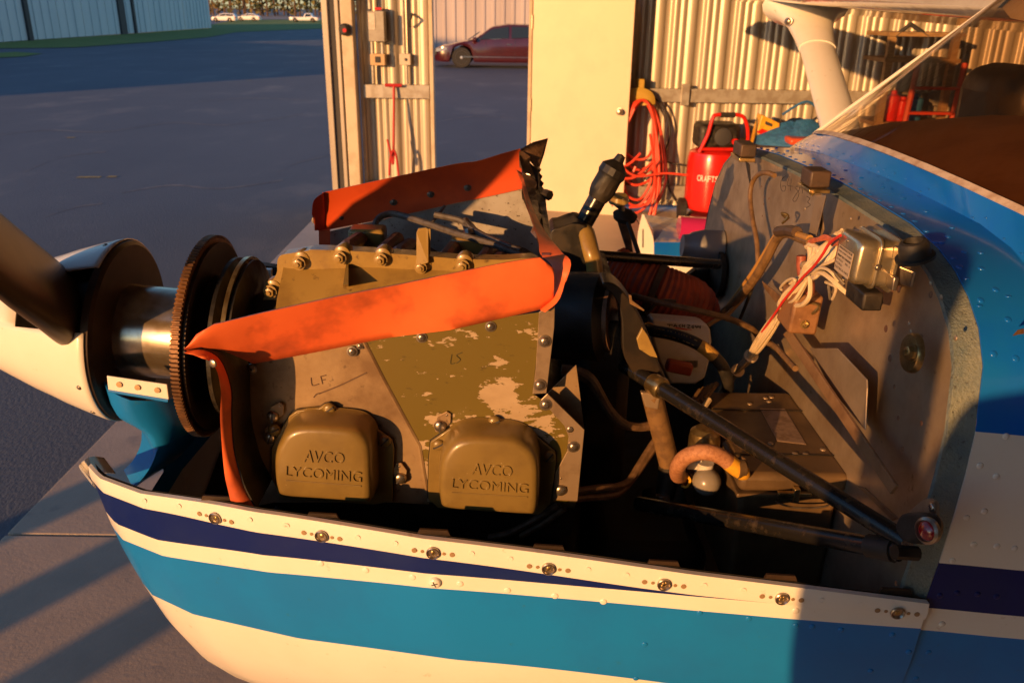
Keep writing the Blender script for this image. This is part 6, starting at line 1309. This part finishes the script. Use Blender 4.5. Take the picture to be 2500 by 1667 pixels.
# bundle of silver lines by the clamp
for k in range(5): MB().tube([oy('R', 1320 + 40 * k, 400 - 18 * k, 1.20), oy('R', 1430 + 45 * k, 230 - 18 * k, 1.24)], .0042, 8).build('fuel_line', TAN, air)
MB().tube([oy('R', 1450, 440, 1.16), oy('R', 1530, 330, 1.18)], .0048, 8).build('fuel_line', WIREW, air)
# printed pressure hose
hp_ = cr([oy('N', x, y, d) for x, y, d in [(1190, 1030, 1.30), (1240, 1050, 1.28), (1400, 1080, 1.25), (1560, 1130, 1.23), (1700, 1200, 1.22), (1800, 1280, 1.22), (1890, 1380, 1.22), (1940, 1500, 1.23), (1950, 1600, 1.25)]], 8)
sh_ = MB().tube(hp_, .0095, 14).build('pressure_hose', RUBBER, air)
MB().tube([hp_[0] - (hp_[2] - hp_[0]), hp_[1]], .0108, 12).build('hose_cuff', YELL, sh_)
GOLDINK = mat('gold_print', (.42, .25, .05), .5)
def alonghose(s_):
    L = [0]
    for a, b in zip(hp_, hp_[1:]): L.append(L[-1] + (b - a).length)
    t = s_ * L[-1]
    for i in range(len(L) - 1):
        if L[i] <= t <= L[i+1]:
            f = (t - L[i]) / (L[i+1] - L[i]); return hp_[i].lerp(hp_[i+1], f), (hp_[i+1] - hp_[i]).normalized()
def hose_letter(chh, sa, sb, par, m_, up=.0050, bold=.0):
    (pa, da), (pb, db) = alonghose(sa), alonghose(sb); tw = (CAM - pa).normalized()
    # letters read upside down, from the far end back towards the engine
    un = da.cross(tw).normalized(); fr = (tw - da * tw.dot(da)).normalized()
    def on(p, h): return p + un * h + fr * math.sqrt(max(0, .0098 ** 2 - h * h))
    s2 = -1
    if un.z < 0: un = -un
    text_on('hose_print', chh, on(pa, up), on(pb, up), on(pa, -up), on(pb, -up), .0002, m_, par, bold)
for i, chh in enumerate('STRATOFLEX'): hose_letter(chh, .46 - i * .033, .46 - i * .033 - .026, sh_, GOLDINK)
(pa, da), (pb, db) = alonghose(.485), alonghose(.62)
MB().tube([alonghose(.485 + .0225 * k)[0] for k in range(7)], .0099, 14).build('yellow_band', GOLDINK, sh_)
for i, chh in enumerate('Parker'): hose_letter(chh, .612 - i * .02, .612 - i * .02 - .017, sh_, INK, .004)
# the white container behind it
jug = thing('white_container', 'white plastic container with handwriting wedged in the dark engine bay', 'container', tuple(oy('N', 1500, 1500, 1.36)))
jb = [oy('N', x, y, 1.34) for x, y in ((1225, 932), (1700, 972), (1750, 990), (1782, 1040), (1795, 1150), (1775, 1330), (1730, 1500), (1640, 1560), (1400, 1560), (1290, 1350), (1230, 1150))]
jb_o = MB().prism(jb, (0, .06, -.01)).build('bottle', PLASTICW, jug, smooth=30, bevel=.004)
scrib([[(1365, 988), (1420, 992)], [(1390, 985), (1392, 1010)], [(1430, 1010), (1445, 985), (1460, 1012)], [(1435, 1002), (1458, 1004)], [(1500, 988), (1480, 1000), (1498, 1014)], [(1515, 986), (1512, 1014)], [(1535, 990), (1533, 1016)], [(1513, 1001), (1534, 1003)], [(1560, 992), (1585, 995), (1562, 1020), (1590, 1022)], [(1620, 996), (1602, 1015), (1622, 1022), (1618, 1008)], [(1640, 998), (1636, 1012), (1660, 1014)], [(1655, 1000), (1652, 1026)], [(1672, 1000), (1668, 1014), (1688, 1016)], [(1686, 1002), (1683, 1028)]], 'N', 1.3385, .0007, jb_o, INK)
scrib([[(1440, 1018), (1600, 1040)], [(1450, 1024), (1560, 1040)]], 'N', 1.3385, .0006, jb_o, WIRER)
for k in range(12): MB().prism([oy('N', 1510 + k * 13, 1335, 1.338), oy('N', 1514 + k * 13, 1336, 1.338), oy('N', 1512 + k * 13, 1400, 1.338), oy('N', 1508 + k * 13, 1400, 1.338)], (0, .001, 0)).build('bar_print', INK, jb_o, smooth=0)
MB().box((-.022, -.01, -.010), (.022, .01, .010), M=Matrix.Translation(oy('N', 1480, 1395, 1.30)) @ Matrix.Rotation(.2, 4, 'Y')).build('red_tag', mat('dull_red_plastic', (.32, .05, .02), .5), jb_o, bevel=.004)
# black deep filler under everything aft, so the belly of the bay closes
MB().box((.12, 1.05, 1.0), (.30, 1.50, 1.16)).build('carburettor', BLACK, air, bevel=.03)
MB().tube(cr([onY(1600, 1200, 1.2), onY(1605, 1290, 1.15), onY(1590, 1380, 1.1)], 4), .022, 14).build('drain_hose', DISC, air)
# ------------------------------------------------------------------ the photographer, whose shadow falls on the fuselage
st = thing('step_stool', 'small step stool behind the camera, out of frame', 'stool', (.03, -.34, .02))
MB().box((-.39, -.52, .19), (.11, -.16, .225)).build('tread', GIRT, st, bevel=.008)
for a_ in (-.37, .07):
    for b_ in (-.5, -.19): MB().tube([V((a_, b_, .022)), V((a_ * .9 + .003, b_, .19))], .014, 8).build('leg', GIRT, st)
JACK = mat('dark_jacket', (.03, .03, .035), .8)
def person():
    J = {'pel': (-.17, -.38, 1.16, .22), 'sp': (-.15, -.38, 1.40, .19), 'ch': (-.13, -.37, 1.62, .18), 'nk': (-0.14, -.33, 1.78, .055), 'hd': (-0.14, -.27, 1.9, .085), 'hd2': (-0.14, -.27, 2.01, .09), 'hd3': (-0.14, -.28, 2.08, .06),
         'ls': (-.285, -.36, 1.70, .075), 'le': (-.375, -.30, 1.27, .055), 'lw': (-0.27, -.14, 1.78, .036), 'lh': (-0.23, -.10, 1.86, .034), 'rs': (0.04, -.36, 1.68, .065), 're': (0.13, -.30, 1.42, .055), 'rw': (-0.02, -.15, 1.8, .036), 'rh': (-0.07, -.11, 1.87, .034),
         'lhp': (-0.24, -.36, 1.08, .10), 'lk': (-0.27, -.33, 0.68, .068), 'la': (-0.28, -.37, 0.29, .045), 'lt': (-0.29, -.24, 0.26, .038), 'rhp': (-0.04, -.36, 1.08, .10), 'rk': (-0.01, -.33, 0.68, .068), 'ra': (0, -.37, 0.29, .045), 'rt': (0.01, -.24, 0.26, .038)}
    E = [('pel', 'sp'), ('sp', 'ch'), ('ch', 'nk'), ('nk', 'hd'), ('hd', 'hd2'), ('hd2', 'hd3'), ('ch', 'ls'), ('ls', 'le'), ('le', 'lw'), ('lw', 'lh'), ('ch', 'rs'), ('rs', 're'), ('re', 'rw'), ('rw', 'rh'), ('pel', 'lhp'), ('lhp', 'lk'), ('lk', 'la'), ('la', 'lt'), ('pel', 'rhp'), ('rhp', 'rk'), ('rk', 'ra'), ('ra', 'rt')]
    ks = list(J); me = bpy.data.meshes.new('person'); me.from_pydata([J[k][:3] for k in ks], [(ks.index(a), ks.index(b)) for a, b in E], []); me.materials.append(JACK)
    o = obj('person', me); o.modifiers.new('skin', 'SKIN')
    for k, v in zip(ks, o.data.skin_vertices[0].data): v.radius = (J[k][3], J[k][3]); v.use_root = (k == 'pel')
    s_ = o.modifiers.new('sub', 'SUBSURF'); s_.levels = s_.render_levels = 2
    return tag(o, 'person in dark clothes behind the camera, out of frame, seen as a shadow', 'person')
person()

# made-up bollards, out of frame, added to streak the concrete with long shadows
BOL = mat('bollard_paint', (.5, .36, .05), .5)
for k, (ux, vy, back) in enumerate(((60, 1480, 5.2), (170, 1640, 5.6), (40, 1290, 5.0))):
    b_ = onZ(ux, vy, 0) - sd * back; bo = thing('bollard', ['yellow bollard left of the frame, nearest the camera', 'yellow bollard left of the frame, middle of three', 'yellow bollard left of the frame, farthest of three'][k], 'bollard', (b_.x, b_.y, 0), 'bollards on the apron')
    MB().lathe([(0, .10), (1.25, .10), (1.3, .07), (1.32, .001)], V((b_.x, b_.y, 0)), V((0, 0, 1)), 18).build('post', BOL, bo)

for nm, lb in {'baffle_panel': 'chipped olive painted panel above the rocker covers', 'battery_box_lid': 'dirty brown battery box lid with worn label', 'voltage_regulator': 'plated steel regulator box on the firewall', 'copper_hose': 'curved copper coloured fabric hose with yellow ferrule', 'duct_hose': 'dull orange ribbed duct hose',
               'pressure_hose': 'black hose with gold print', 'relay_box': 'brown metal box with red rubber boot', 'front_seal': 'narrow orange strip down the front of the baffle', 'nose_bowl': 'blue nose bowl centre with white tab', 'ring_gear': 'rusty toothed ring gear', 'crankcase': 'gold enamelled engine case with bolts', 'windscreen_retainer': 'pale worn strip at the foot of the windscreen'}.items():
    o = bpy.data.objects.get(nm)
    if o: o['label'] = lb
